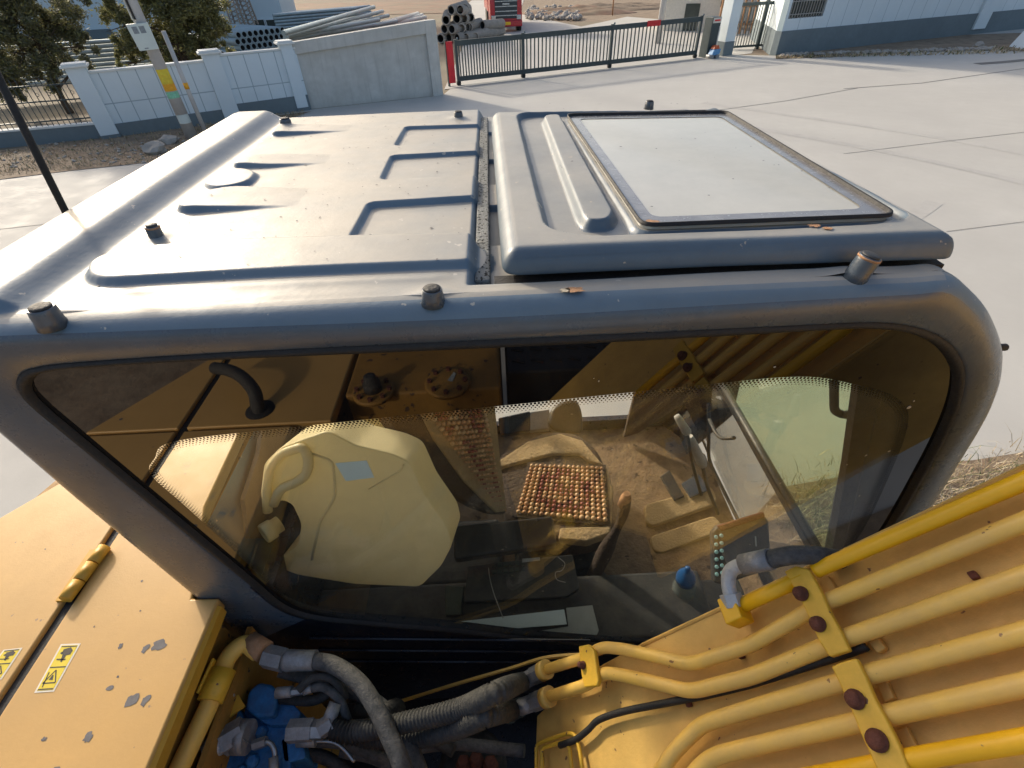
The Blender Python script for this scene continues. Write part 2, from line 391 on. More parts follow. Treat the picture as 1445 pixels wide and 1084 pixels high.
# concrete yard in front and the drive behind the gate
WA, WB = G(160,195), G(438,155)       # white wall foot line
CA, CB = G(438,155), G(625,135)       # concrete wall foot
GA, GB = G(640,122), G(985,82)        # sliding gate foot
RA, RB = G(1094,79), G(1360,50)       # right building foot
sheet('yard', [V(-60,-40), V(60,-40), V(60,44), RB+V(0,0), RA, GB+V(1.5,.5), GA, CB, CA, WA, V(-60,-12)], .010, 'concrete_yard')
yb = [GA+V(.2,.05), GB+V(2.5,1.0), G(1075,50), G(995,30), G(905,22), G(830,36), G(815,36), G(740,19), V(3,75), V(-1.2,75), G(690,24), G(672,22), G(660,30), G(650,45), G(665,50)]
sheet('drive', [GA+V(-.3,-.6), GB+V(2.6,.6), G(1075,48), G(995,33), G(885,24), G(820,38), G(733,20), V(4.5,76), V(-3.5,80), G(668,22), G(676,38), G(692,52), G(686,60), G(655,62)], .016, 'concrete_yard')
sheet('dirt_verge', [G(-60,262), G(100,242), G(215,230), G(262,226), G(330,195), G(440,158), WA, G(100,200), G(0,214), G(-60,220)], .022, 'dirt')
sheet('dirt_verge', [G(1095,84), G(1180,81), G(1300,74), G(1400,71), G(1500,76), G(1500,45), RB, RA], .022, 'dirt')
sheet('dirt_verge', [G(1060,735), G(1100,690), G(1300,655), G(1370,652), G(1445,640), G(1600,622), V(9,1.0), V(3,-1), V(1.4,-.5), V(1.2,1.6)], .022, 'dirt')
# joints and tar repairs in the slab
def strip(name, pts, wd, z, m):
    b = MB()
    for i in range(len(pts)-1):
        a, c = pts[i], pts[i+1]; t = (c-a).normalized(); n = V(-t.y, t.x)*wd/2
        b.add([V(a.x-n.x, a.y-n.y, z), V(c.x-n.x, c.y-n.y, z), V(c.x+n.x, c.y+n.y, z), V(a.x+n.x, a.y+n.y, z)], [(0,1,2,3)])
    o = b.build(name, m, fix=False); return tag(o, kind='structure')
strip('slab_joint', [G(1000,158), G(1110,143), G(1210,125)], .03, .015, 'asphalt_seal')
strip('slab_joint', [G(1190,126), G(1300,118), G(1440,98), G(1500,90)], .05, .015, 'asphalt_seal')
strip('slab_joint', [G(1190,218), G(1320,202), G(1500,181)], .018, .015, 'asphalt_seal')
strip('slab_joint', [G(1335,328), G(1500,307)], .012, .015, 'asphalt_seal')
strip('tar_patch', [G(1378,91), G(1420,88), G(1500,80)], .35, .019, 'asphalt_seal')
strip('slab_joint', [G(-50,330), G(60,318), G(140,312)], .02, .015, 'asphalt_seal')
strip('gate_rail', [GA+V(-.1,-.12), GB+V(.3,-.12)], .05, .020, 'plinth_grey')

for (a_, c_, m_) in ((V(4.5,15.5),V(11,5.6),V(8.6,10.6)), (V(6.3,16.2),V(12.8,6.2),V(10.4,11.4)), (V(-9,12.5),V(-2.5,9.0),V(-5.5,11.6)), (V(7.5,8),V(3.4,3.3),V(5.0,6.0))):
    strip('tyre_track', smooth([a_, m_, c_], 10), .26, .013, 'tyre_mark')
sheet('bare_soil', [V(-14,-14), V(-1.7,-14), V(-1.7,-1.3), V(-2.4,.4), V(-14,3)], .018, 'dirt')  # unseen soil sheet, added to darken the reflection in the side window
# far earth bank and mounds
def mound(name, c, rx, ry, h, m, n=26, seed=1, kind='structure', rot=0):
    rg = random.Random(seed); b = MB(); vs = []; fs = []
    ph = [rg.uniform(0, 6.28) for _ in range(8)]
    for j in range(n+1):
        for i in range(n+1):
            u = i/n*2-1; v = j/n*2-1; r2 = u*u+v*v
            base = max(0, 1-r2)
            k = .75+.25*math.sin(u*5+ph[0])*math.sin(v*4+ph[1])+.18*math.sin(u*11+ph[2]+v*3)*math.sin(v*12+ph[3])+.07*math.sin(u*27+ph[4])*math.sin(v*31+ph[5])
            x = u*rx; y = v*ry; cx = x*math.cos(rot)-y*math.sin(rot); cy = x*math.sin(rot)+y*math.cos(rot)
            vs.append((c.x+cx, c.y+cy, -.05+h*base**.8*k + (.0 if base else -.1)))
    for j in range(n):
        for i in range(n): a = j*(n+1)+i; fs.append((a, a+1, a+n+2, a+n+1))
    b.add(vs, fs, 0, True); return tag(b.build(name, m, fix=False), kind=kind)
mound('earth_bank', V(-22,150), 60, 12, 4, 'field', 30, 2)
mound('earth_bank', V(-6,95), 10, 5, 2.0, 'dirt', 30, 5)
mound('earth_bank', V(14,100), 12, 6, 2.6, 'dirt_red', 34, 6)
mound('earth_bank', V(60,130), 50, 12, 4.0, 'dirt', 30, 7)
mound('earth_bank', G(800,26)+V(1.5,5), 5.5, 3.0, .55, 'dirt_red', 34, 8, rot=-.5)
mound('earth_bank', G(850,20)+V(2,5), 8, 3.0, .5, 'dirt', 34, 9)
mound('earth_bank', G(668,45), 1.6, 1.2, .35, 'dirt', 20, 10)
sheet('bare_soil', [V(-25,62), V(-3,58), V(-2,80), V(-30,90)], .03, 'dirt_red')
sheet('bare_soil', [V(4,45), V(16,40), V(44,52), V(50,90), V(6,84)], .006, 'dirt')

# rubble and stones
rg = random.Random(3)
def rock(c, s, m='stone'):
    b = MB(); o = []
    bm = bmesh.new(); bmesh.ops.create_icosphere(bm, subdivisions=2, radius=s)
    for v in bm.verts: v.co *= 1+rg.uniform(-.22, .22); v.co.z *= .6
    vs = [v.co+c for v in bm.verts]; fs = [tuple(q.index for q in f.verts) for f in bm.faces]; bm.free()
    b.add(vs, fs); return b
for k, (px, py, s, lab) in enumerate([(240,203,.22,'pale flat broken slab lying on the dirt verge beside the leaning pole, the farther one'),
                                 (222,216,.26,'grey broken slab lying nearest the yard edge on the left dirt verge'),
                                 (1380,67,.22,'pointed pale rock at the foot of the grey plinth near the right pilaster')]):
    g = G(px, py); tag(rock(V(g.x, g.y, s*.35), s).build('rock', 'stone', origin=(g.x, g.y, 0)), lab, 'rock')
b = MB()
for i in range(260):
    t = rg.random(); px = 1098+t*300; py = (81-t*9)-rg.random()*3; g = G(px, py); r = rock(V(g.x, g.y, .05), rg.uniform(.03,.12)); b.add(r.v, r.f)
for i in range(150):
    px = 743+rg.random()*75; py = 12+rg.random()*18; g = G(px, py); r = rock(V(g.x, g.y, .15), rg.uniform(.1,.3)); b.add(r.v, r.f)
for i in range(120):
    px = rg.uniform(0, 270); g = G(px, rg.uniform(205,238)-px*.03); r = rock(V(g.x, g.y, .03), rg.uniform(.015,.05)); b.add(r.v, r.f)
tag(b.build('rubble', 'stone', fix=False), kind='stuff')

# dry weeds
def blades(name, region, n, hmin, hmax, m, wd=.006, seed=1, lean=.6):
    rg = random.Random(seed); b = MB()
    for _ in range(n):
        p = region(rg)
        if p is None: continue
        h = rg.uniform(hmin, hmax); a = rg.uniform(0, 6.28); L = V(math.cos(a), math.sin(a))*h*rg.uniform(.1, lean); s = V(-math.sin(a), math.cos(a))*wd
        z0 = .02; mid = p+L*.45+V(0,0,z0+h*.6); top = p+L*1.2+V(0,0,z0+h*rg.uniform(.6,1)); p0 = p+V(0,0,z0)
        b.add([p0-s, p0+s, mid+s*.8, mid-s*.8, top], [(0,1,2,3),(3,2,4)], rg.choice([0,0,0,1,1,2]))
    return tag(b.build(name, m, fix=False), kind='stuff')
def reg_near(r):
    x = r.uniform(1.3, 6.5); y = r.uniform(-.3, 2.75+.02*x)
    if x < 2.0: return None
    lim = 2.45 if x > 3.3 else 2.45-(3.3-x)*.18
    if y > lim + r.gauss(0,.12): return None
    return V(x, y)
blades('dry_grass', reg_near, 32000, .03, .16, ['straw', 'straw_pale', 'weed_green'], .0028, 4, 1.6)
def reg_left(r):
    px = r.uniform(-40, 430); t = (px+40)/470
    py = r.uniform(222-t*66, 248-t*82 if px > 262 else 250-px*.09); return G(px, py)
blades('dry_grass', reg_left, 3200, .02, .09, ['straw', 'straw', 'weed_green'], .008, 5, 1.5)
def reg_right(r):
    px = r.uniform(1095, 1500); t = (px-1095)/405; py = r.uniform(80-t*16, 84-t*9); return G(px, py)
blades('dry_grass', reg_right, 1500, .04, .13, ['straw', 'straw_pale', 'weed_green'], .02, 6, 1.2)

# ================================================================== WALLS
def frame_of(A, B):
    t = (B-A); t.z = 0; t.normalize(); n = V(-t.y, t.x); m = Matrix.Identity(4)
    for i in range(3): m[i][0] = t[i]; m[i][1] = n[i]; m[i][2] = (0, 0, 1)[i]
    m.translation = V(A.x, A.y, 0); return m, (B-A).length
def wall_run(name, A, B, h, plinth, mm, label, cat='wall', th=.22, group=None, cap=.05):
    mtx, L = frame_of(A, B)
    root = empty(name, (0,0,0), label, cat, group); root.matrix_basis = mtx
    b = MB(); b.box((0, 0, plinth), (L, th, h)); o = b.build('wall_face', mm); o.parent = root
    b = MB(); b.box((0, -.035, 0), (L, th+.03, plinth)); o = b.build('plinth', 'plinth_grey'); o.parent = root
    if cap: b = MB(); b.box((-.005, -.03, h), (L+.005, th+.03, h+cap)); o = b.build('coping', 'wall_cap', bevel=.008); o.parent = root
    return root, mtx, L
def pilaster(A, B, s, h, wd, label, base=.1):
    mtx, L = frame_of(A, B)
    root = empty('wall_pilaster', (0,0,0), label, 'pilaster', 'pilasters of the white yard wall'); root.matrix_basis = mtx @ Matrix.Translation((s, 0, 0))
    b = MB(); b.box((-wd/2, -.09, base), (wd/2, .30, h)); o = b.build('shaft', 'wall_white', bevel=.01); o.parent = root
    b = MB(); b.box((-wd/2-.08, -.17, h), (wd/2+.08, .38, h+.05)); b.box((-wd/2-.04, -.13, h+.05), (wd/2+.04, .34, h+.09)); o = b.build('cap', 'wall_cap', bevel=.008); o.parent = root
    b = MB(); b.box((-wd/2-.01, -.10, 0), (wd/2+.01, .31, base)); o = b.build('foot', 'plinth_grey'); o.parent = root
def along(px, py, A, B): return (PV(px, py, A, B)-V(A.x, A.y, 0)).dot((B-A).normalized())
# split the white wall at its pilasters
s1 = along(108,100,WA,WB); s2 = along(299,85,WA,WB); s3 = along(402,62,WA,WB)
tW = (WB-WA).normalized(); at = lambda s: V(WA.x, WA.y)+tW*s
wall_run('boundary_wall', at(s1), at(s2), 1.50, .33, 'wall_tile', 'pale blue white tiled yard wall with grey plinth, behind the leaning utility pole')
wall_run('boundary_wall', at(s2), at(s3)+tW*.25, 1.60, .42, 'wall_tile', 'short pale tiled wall bay between the middle pilaster and the bare concrete wall')
pilaster(WA, WB, s1, 1.66, .44, 'pale wall pilaster with cap beside the iron railing and left tree')
pilaster(WA, WB, s2, 1.68, .44, 'pale wall pilaster with cap just right of the utility pole')
pilaster(WA, WB, s3, 1.74, .34, 'narrow pale pilaster butting against the bare concrete wall')
# low wall and railing to the left
LA = at(s1)+V(0,0); LB = G(-30,212); tL = (LB-LA).normalized()
mtx, L = frame_of(V(LB.x, LB.y)-V(0,0)+tL*3, LA)
root = empty('iron_railing', (0,0,0), 'black iron railing on a low grey wall at the far left under the tree', 'railing'); root.matrix_basis = mtx
b = MB(); b.box((0, 0, 0), (L-.22, .22, .36)); o = b.build('low_wall', 'plinth_grey'); o.parent = root
b = MB(); b.box((0, -.02, .36), (L-.22, .24, .40)); o = b.build('coping', 'wall_cap'); o.parent = root
b = MB(); x = .1
while x < L-.25:
    b.cyl((x, .11, .40), (x, .11, 1.42), .011, 6); b.cyl((x, .11, 1.42), (x, .11, 1.50), .017, 5, r2=.002); x += .135
for z in (.5, .95, 1.3): b.box((0, .095, z), (L-.22, .125, z+.03))
x = .1
while x < L-.4:
    for z in (.98,): b.tube([(x+.03+.04*math.cos(a), .11, z+.14+.04*math.sin(a)) for a in [k*math.pi/4 for k in range(9)]], .006, 4, caps=False)
    x += .27
o = b.build('railing_bars', 'gate_dark', fix=False); o.parent = root

# bare concrete wall with framed panel
mtx, L = frame_of(CA, CB)
hC = PV(515,45,CA,CB).z; h0 = PV(412,60,CA,CB).z; h1 = PV(620,28,CA,CB).z
root = empty('concrete_wall', (0,0,0), 'bare stained grey concrete wall with raised border beside the sliding gate', 'wall'); root.matrix_basis = mtx
b = MB()
b.prism([V(-.05,.10,0), V(L-.33,.10,0), V(L-.33,.10,h1-.33), V(-.05,.10,h0-.3)], (0,.22,0)); o = b.build('recessed_panel', 'concrete_wall'); o.parent = root
b = MB(); b.prism([V(-.05,0,h0-.302), V(L-.33,0,h1-.332), V(L-.33,0,h1), V(-.05,0,h0)], (0,.30,0)); o = b.build('top_beam', 'concrete_wall', bevel=.012); o.parent = root
b = MB(); b.box((L-.33, -.006, 0), (L+.02, .34, h1+.005)); o = b.build('end_pier', 'concrete_wall', bevel=.012); o.parent = root

# ================================================================== GATE
mtx, L = frame_of(GA, GB)
gate = empty('sliding_gate', (0,0,0), 'long dark sliding steel gate of vertical bars across the yard entrance', 'gate'); gate.matrix_basis = mtx
def gx(px, py): return along(px, py, GA, GB)
cuts = [gx(645,90), gx(738,80), gx(862,68), gx(984,60)]
HG = 1.36
def gz(s): return HG + .10*s/L
for i in range(3):
    a, c = cuts[i], cuts[i+1]
    b = MB()
    for z0, z1 in ((.14, .29), (None, None)):
        if z0 is None: b.prism([V(a,-.03,gz(a)-.16), V(c,-.03,gz(c)-.16), V(c,-.03,gz(c)), V(a,-.03,gz(a))], (0,.06,0))
        else: b.box((a, -.03, z0), (c, .03, z1))
    o = b.build('gate_frame', 'gate_dark'); o.parent = gate
    b = MB(); nb = 24
    for k in range(1, nb): x = a+(c-a)*k/nb; b.box((x-.019, -.02, .28), (x+.019, .02, gz(x)-.14))
    o = b.build('gate_bars', 'gate_dark', fix=False); o.parent = gate
for c in cuts:
    b = MB(); b.box((c-.05, -.045, .06), (c+.05, .045, gz(c)+.03)); o = b.build('gate_post', 'gate_dark'); o.parent = gate
    b = MB(); b.cyl((c, -.05, .075), (c, .05, .075), .075, 16); b.box((c-.07, -.06, .07), (c+.07, .06, .14)); o = b.build('wheel', 'wheel_dark'); o.parent = gate
    b = MB(); b.ball((c+.08, 0, gz(c)+.05), .04, 8); o = b.build('post_knob', 'plinth_grey', fix=False); o.parent = gate
def gpart(nm, lo, hi, m, label, cat, name2=None, M4=mtx):
    root = empty(nm, (0,0,0), label, cat); root.matrix_basis = M4 @ Matrix.Translation(((lo[0]+hi[0])/2, (lo[1]+hi[1])/2, lo[2])); return root
x0 = gx(636,90)
b = MB(); b.box((x0-.13, -.10, .12), (x0+.10, -.05, gz(0)+.0)); b.box((x0-.16, -.05, .0), (x0-.10, .05, gz(0)+.05)); 
o = b.build('closing_post', ['red_paint', 'gate_dark']); o.data.polygons.foreach_set('material_index', [0]*6+[1]*6); o.matrix_basis = mtx
tag(o, 'upright red gate stop post beside the end of the bare concrete wall', 'post')
# red plate on gate
x = gx(922,33); b = MB(); b.box((x-.32, -.055, gz(x)-.16), (x+.32, -.035, gz(x)+.03)); o = b.build('notice_plate', 'sign_red'); o.matrix_basis = mtx; tag(o, 'small plain red plate hung on the top rail of the sliding gate', 'sign')
# motor box
xa = gx(995,75)
rt = empty('gate_motor', (0,0,0), 'dark upright gate motor cabinet with a pale label beside the white gate column', 'gate motor'); rt.matrix_basis = mtx @ Matrix.Translation((xa+.05, 0, 0))
b = MB(); b.box((-.22, -.28, .0), (.24, .2, 1.42)); o = b.build('cabinet', 'gate_dark', bevel=.02); o.parent = rt
b = MB(); b.box((-.20, -.30, 1.22), (.22, -.283, 1.40)); o = b.build('name_plate', 'white_thing'); o.parent = rt
b = MB(); b.box((-.14, -.302, 1.28), (.16, -.301, 1.34)); o = b.build('plate_lettering', 'sign_red'); o.parent = rt
b = MB(); b.box((.19, -.30, .1), (.24, -.282, 1.1)); o = b.build('edge_strip', 'pipe_pale'); o.parent = rt
rt = empty('toy_cart', (0,0,0), 'small blue and orange wheeled toy cart parked at the foot of the gate motor', 'toy cart'); rt.matrix_basis = mtx @ Matrix.Translation((xa+.02, -.48, 0))
mat('toy_blue', (.12, .33, .62), .4); mat('toy_orange', (.62, .13, .05), .4)
b = MB(); b.prism([V(-.2,-.14,.1), V(.22,-.14,.16), V(.25,-.14,.34), V(-.1,-.14,.34)], (0,.28,0)); o = b.build('cart_body', 'toy_blue', bevel=.02); o.parent = rt
b = MB(); b.prism([V(-.12,-.12,.345), V(.2,-.12,.345), V(.12,-.12,.48), V(-.05,-.12,.46)], (0,.24,0)); o = b.build('cart_top', 'toy_orange', bevel=.02); o.parent = rt
for wx in (-.16, .12):
    b = MB(); b.cyl((wx, -.17, .08), (wx, .17, .08), .08, 14); o = b.build('wheel', 'zinc'); o.parent = rt
# white column
xc = gx(1018,83)
rt = empty('gate_column', (0,0,0), 'tall white square gate column with a dark base between the two gates', 'column'); rt.matrix_basis = mtx @ Matrix.Translation((xc, 0, 0))
b = MB(); b.box((-.26, -.28, .52), (.26, .26, 2.9)); o = b.build('shaft', 'wall_white', bevel=.01); o.parent = rt
b = MB(); b.box((-.275, -.295, 0), (.275, .275, .52)); o = b.build('base', 'plinth_grey', bevel=.01); o.parent = rt
# pedestrian gate
PA, PB = G(1028,72), G(1084,68); mtp, Lp = frame_of(PA, PB)
pg = empty('pedestrian_gate', (0,0,0), 'narrow dark barred pedestrian gate between the white column and the sign board', 'gate'); pg.matrix_basis = mtp
b = MB(); ph = 1.75
b.box((0,-.03,.1), (Lp,.03,.18)); b.box((0,-.03,ph-.12), (Lp,.03,ph))
for k in range(16): x = Lp*k/15; b.box((x-.014,-.015,.18), (x+.014,.015,ph-.1))
o = b.build('gate_bars', 'gate_dark', fix=False); o.parent = pg
for x in (Lp*.70, Lp*.92):
    b = MB(); b.box((x-.07,-.06,0), (x+.07,.06,ph+.1)); o = b.build('gate_post', 'gate_dark'); o.parent = pg
b = MB(); b.box((Lp*.97-.05,-.11,.5), (Lp*.97+.06,-.065,1.7)); o = b.build('red_board', 'red_paint'); o.parent = pg
# red framed shed piece seen through the gate
bp = G(1050,52); b = MB()
for k in range(7): b.box((bp.x-1.1+k*.32, bp.y+1.2, 0), (bp.x-1.02+k*.32, bp.y+1.28, 2.3))
for z in (.4, 1.2, 2.2): b.box((bp.x-1.12, bp.y+1.19, z), (bp.x+.92, bp.y+1.29, z+.09))
tag(b.build('red_rack', 'rust_light'), 'reddish metal rack seen through the bars of the pedestrian gate', 'rack')
# sign board with a column of characters
SA, SB = G(1082,70), G(1100,68)
mts, Ls = frame_of(SA, SB)
sb = empty('sign_board', (0,0,0), 'tall cream upright board with a column of dark brown characters at the building corner', 'sign'); sb.matrix_basis = mts
b = MB(); b.box((.05,-.03,.22), (.55,.03,2.9)); o = b.build('board', 'sign_cream'); o.parent = sb
r2 = random.Random(11)
for k in range(9):
    zc = .42+k*.27; b = MB()
    for q in range(3): zz = zc-.075+q*.07; b.box((.19+r2.uniform(0,.04), -.036, zz), (.41-r2.uniform(0,.04), -.0302, zz+.018))
    for q in range(3): xx = .21+q*.085; b.box((xx, -.0375, zc-.09+r2.uniform(0,.05)), (xx+.018, -.0303, zc+.09-r2.uniform(0,.05)))
    o = b.build('character', 'char_dark', fix=False); o.parent = sb
# building at the right
mtr, Lr = frame_of(RA, RB)
bd = empty('gatehouse', (0,0,0), 'pale panelled building on a dark grey plinth with a barred window at the upper right', 'building'); bd.matrix_basis = mtr
wz0 = PV(1112,27,RA,RB).z; wx0 = along(1112,27,RA,RB); wx1 = along(1162,20,RA,RB)
pz = .86; xe = 16.
b = MB(); hb = 3.4
b.box((0, 0, pz), (wx0, .3, hb)); b.box((wx0, 0, pz), (wx1, .3, wz0)); b.box((wx0, 0, wz0+1.1), (wx1, .3, hb)); b.box((wx1, 0, pz), (Lr+7, .3, hb))
b.prism([V(0,.3,pz), V(.3,.3,pz), V(3.6,5,pz), V(3.2,5,pz)], (0,0,hb-pz))
o = b.build('wall', 'wall_tile_tall'); o.parent = bd
b = MB(); b.box((-.04, -.04, 0), (Lr+7, .3, pz)); b.prism([V(-.04,.3,0), V(.3,.3,0), V(3.6,5.02,0), V(3.16,5.02,0)], (0,0,pz)); o = b.build('plinth', 'plinth_grey'); o.parent = bd
b = MB(); b.prism([V(-.3,-.3,hb), V(Lr+7.3,-.3,hb), V(Lr+7.3,5.3,hb), V(3.0,5.3,hb)], (0,0,.2)); o = b.build('roof', 'wall_cap'); o.parent = bd
xp = along(1378,40,RA,RB)
b = MB(); b.box((xp-.45,-.13,.22), (xp+.45,-.002,hb)); o = b.build('pilaster', 'wall_white', bevel=.01); o.parent = bd
wn = MB(); wn.box((wx0+.02, .12, wz0+.02), (wx1-.02, .14, wz0+1.08)); o = wn.build('window', 'window_dark'); o.parent = bd
b = MB()
for k in range(13): x = wx0+(wx1-wx0)*(k+.5)/13; b.box((x-.012, .02, wz0), (x+.012, .04, wz0+1.1))
for z in (.12, .55, .95): b.box((wx0, .015, wz0+z), (wx1, .035, wz0+z+.03))
f2 = b.build('window_grille', 'grip_grey', fix=False); f2.parent = o
b = MB(); b.box((wx0+.55,.10,wz0), (wx0+.62,.16,wz0+1.1)); f2 = b.build('mullion', 'truck_dark'); f2.parent = o
b = MB(); q = G(1445,70); q2 = G(1500,66)
b.prism([q+V(-.1,-.1,0), q+V(1.2,.2,0), q+V(1.2,.2,1.6), q+V(.7,0,1.3)], (.1,.9,0)); tag(b.build('concrete_block', 'wall_white'), 'pale slanted concrete block at the right edge of the picture beside the plinth', 'concrete block')

# ================================================================== POLES
def pole(name, foot, top_px, ztop, r0, r1, label):
    # foot pixel on ground, direction through a second pixel in a plane facing the camera
    A = G(*foot); n = V(A.x, A.y, 0).normalized(); T = PP(*top_px, A, n); d = (T-A); T = A+d*(ztop/d.z)
    root = empty(name, A, label, 'pole'); b = MB(); b.tube([A, T], [r0, r1], 18); o = b.build('shaft', 'pole_concrete', root); return root, A, T
pr, pA, pT = pole('utility_pole', (272,196), (184,0), 7.5, .15, .11, 'leaning pale concrete utility pole with a white meter box and a yellow sticker')
d = (pT-pA).normalized(); toC = (O-(pA+d*2.0)); toC = (toC-d*toC.dot(d)).normalized(); sd = d.cross(toC)
def onpole(px, py):
    n = V(pA.x, pA.y, 0).normalized(); return PP(px, py, pA, n)
c = onpole(203,51)+toC*.2; c2 = [onpole(*p)+toC*.26 for p in ((177,34),(208,31),(224,68),(197,71))]
b = MB(); b.prism(c2, -toC*.16); bx = b.build('meter_box', 'box_white', pr, bevel=.01)
def inq(u, v): 
    a_ = c2[0].lerp(c2[1], u); b_ = c2[3].lerp(c2[2], u); return a_.lerp(b_, v)+toC*.003
for (u0, u1) in ((.18,.42), (.5,.75)): b = MB(); b.prism([inq(u0,.1), inq(u1,.1), inq(u1,.36), inq(u0,.36)], -toC*.002); o = b.build('meter_window', 'label_grey'); put(o, bx)
b = MB(); b.prism([inq(.3,.9), inq(.5,.9), inq(.5,.94), inq(.3,.94)], -toC*.002); o = b.build('latch', 'label_grey'); put(o, bx)
def wrap(px0, py0, px1, py1, m, nm, rr=.146):
    A1 = onpole(px0, py0); B1 = onpole(px1, py1); b = MB(); N = 9
    ta = (A1-pA).dot(d); tb = (B1-pA).dot(d); vs = []
    for t in (ta, tb):
        for k in range(N):
            a = -1.15+2.3*k/(N-1); vs.append(pA+d*t+(toC*math.cos(a)+sd*math.sin(a))*(.153-.04*t/7.5))
    b.add(vs, [(k, k+1, N+k+1, N+k) for k in range(N-1)], 0, True); return b.build(nm, m, pr)
wrap(228,97,241,118,'sticker_yellow','sticker'); 
mat('sticker_orange', (.85, .40, .02), .6, 0, .2, 20); wrap(242,117,247,127,'sticker_orange','sticker'); wrap(247,128,251,137,'sticker_green','sticker'); wrap(262,160,268,172,'box_white','sticker')
b = MB(); cb = [onpole(222,0)+toC*.12, onpole(232,30)+toC*.12]; 
b.tube([pA+d*1.9+sd*-.0+toC*.0, pA+d*7.4+sd*.0], .012, 6)
pr2, qA, qT = pole('support_pole', (293,194), (258,110), 2.35, .055, .05, 'thin bare support pole with an orange band standing right of the utility pole')
dd = (qT-qA).normalized(); n_ = V(qA.x, qA.y, 0).normalized(); s_ = PP(262,118,qA,n_); t_ = (s_-qA).dot(dd)
b = MB(); b.tube([qA+dd*(t_-.12), qA+dd*(t_+.02)], .057, 16); b.build('orange_band', 'sticker_orange', pr2)
# cable clipped to the pole
b = MB(); off = toC*.13+sd*(-.08)
b.tube([pA+d*2.6+off, pA+d*7.3+off*.8], .02, 8); b.build('cable', 'wire', pr)
b = MB(); off = toC*.10+sd*(-.13)
b.tube([pA+d*2.6+off, pA+d*7.3+off*.8], .022, 8); b.build('conduit', 'pipe_pale', pr)
# pale post behind the gate with its twin
A = G(928,62); b = MB(); b.tube([A, A+V(.1,.2,4)], [.16, .15], 16); tag(b.build('yard_post', 'pole_concrete', origin=A), 'pale round post standing just behind the sliding gate near the red plate', 'post')
A = G(864,22); b = MB(); b.tube([A, A+V(0,0,3)], .05, 8); tag(b.build('thin_post', 'rust_light', origin=A), 'thin orange brown post by the dirt mounds beyond the gate', 'post')
# overhead wires out of frame, their shadows fall on the yard
def shadow_wire(p0, p1, z, r, lab):
    k = z/math.tan(R(SUN_EL)); o_ = SUN_AZ*k+V(0,0,z); a_ = p0+(p0-p1)*1.5+o_; c_ = p1+(p1-p0)*3+o_
    b = MB(); b.tube([a_.lerp(c_, i/12)+V(0,0,-.5*math.sin(math.pi*i/12)*0) for i in range(13)], r, 6); tag(b.build('overhead_wire', 'wire', fix=False), lab, 'wire', 'overhead wires')
lab = 'thin black overhead wire strung high above the yard'
shadow_wire(G(1100,190), G(1445,262), 6.5, .028, lab); shadow_wire(G(1110,186), G(1445,251), 6.5, .024, lab)
shadow_wire(G(1240,285), G(1400,312), 6.2, .022, lab)

# ================================================================== BUILDINGS AND STORES BEHIND
FA, FB = G(145,54), G(404,39)
mtf, Lf = frame_of(FA, FB)
bb = empty('factory_building', (0,0,0), 'large pale blue factory building behind the trees at the top left', 'building'); bb.matrix_basis = mtf
b = MB(); b.box((-9, 0, 0), (Lf, 14, 12)); o = b.build('wall', 'building_blue'); o.parent = bb
for px in (368, 383, 399):
    x = along(px,35,FA,FB); z0 = PV(px,38,FA,FB).z; z1 = PV(px,28,FA,FB).z
    b = MB(); b.box((x-.42, -.04, z0), (x+.42, -.005, z1)); o = b.build('window', 'window_dark'); o.parent = bb
    b = MB()
    for e in (-.45, .45): b.box((x+e-.03, -.07, z0-.03), (x+e+.03, -.004, z1+.03))
    b.box((x-.42,-.07,z0-.06), (x+.42,-.004,z0)); b.box((x-.42,-.07,z1), (x+.42,-.004,z1+.06)); q = b.build('window_frame', 'wall_white'); q.parent = o
b = MB(); x = along(130,54,FA,FB); b.box((-7,-.35,.0), (.8,-.02,.55)); o = b.build('base_strip', 'plinth_grey'); o.parent = bb
# lattice mast leaning against it
def lattice(p0, p1, wdt, label):
    b = MB(); ax = (p1-p0).normalized(); u = V(1,0,0)-ax*ax.x; u.normalize(); v = ax.cross(u); cs = [u*wdt+v*wdt, u*wdt-v*wdt, -u*wdt-v*wdt, -u*wdt+v*wdt]
    for c in cs: b.tube([p0+c, p1+c], .06, 5)
    n = 14; Lg = (p1-p0).length
    for i in range(n):
        a = p0+ax*Lg*i/n; e = p0+ax*Lg*(i+1)/n
        for k in range(4): b.tube([a+cs[k], e+cs[(k+1) % 4]], .03, 4)
    tag(b.build('lattice_mast', 'lattice', fix=False, origin=p0), label, 'mast')
gq = G(336,46); n_ = V(gq.x, gq.y, 0).normalized()
lattice(PP(337,38,gq,n_), PP(305,-60,gq,n_), .35, 'left leg of the rusty lattice mast in front of the blue factory building')
lattice(PP(356,36,gq,n_), PP(318,-60,gq,n_), .35, 'right leg of the rusty lattice mast in front of the blue factory building')

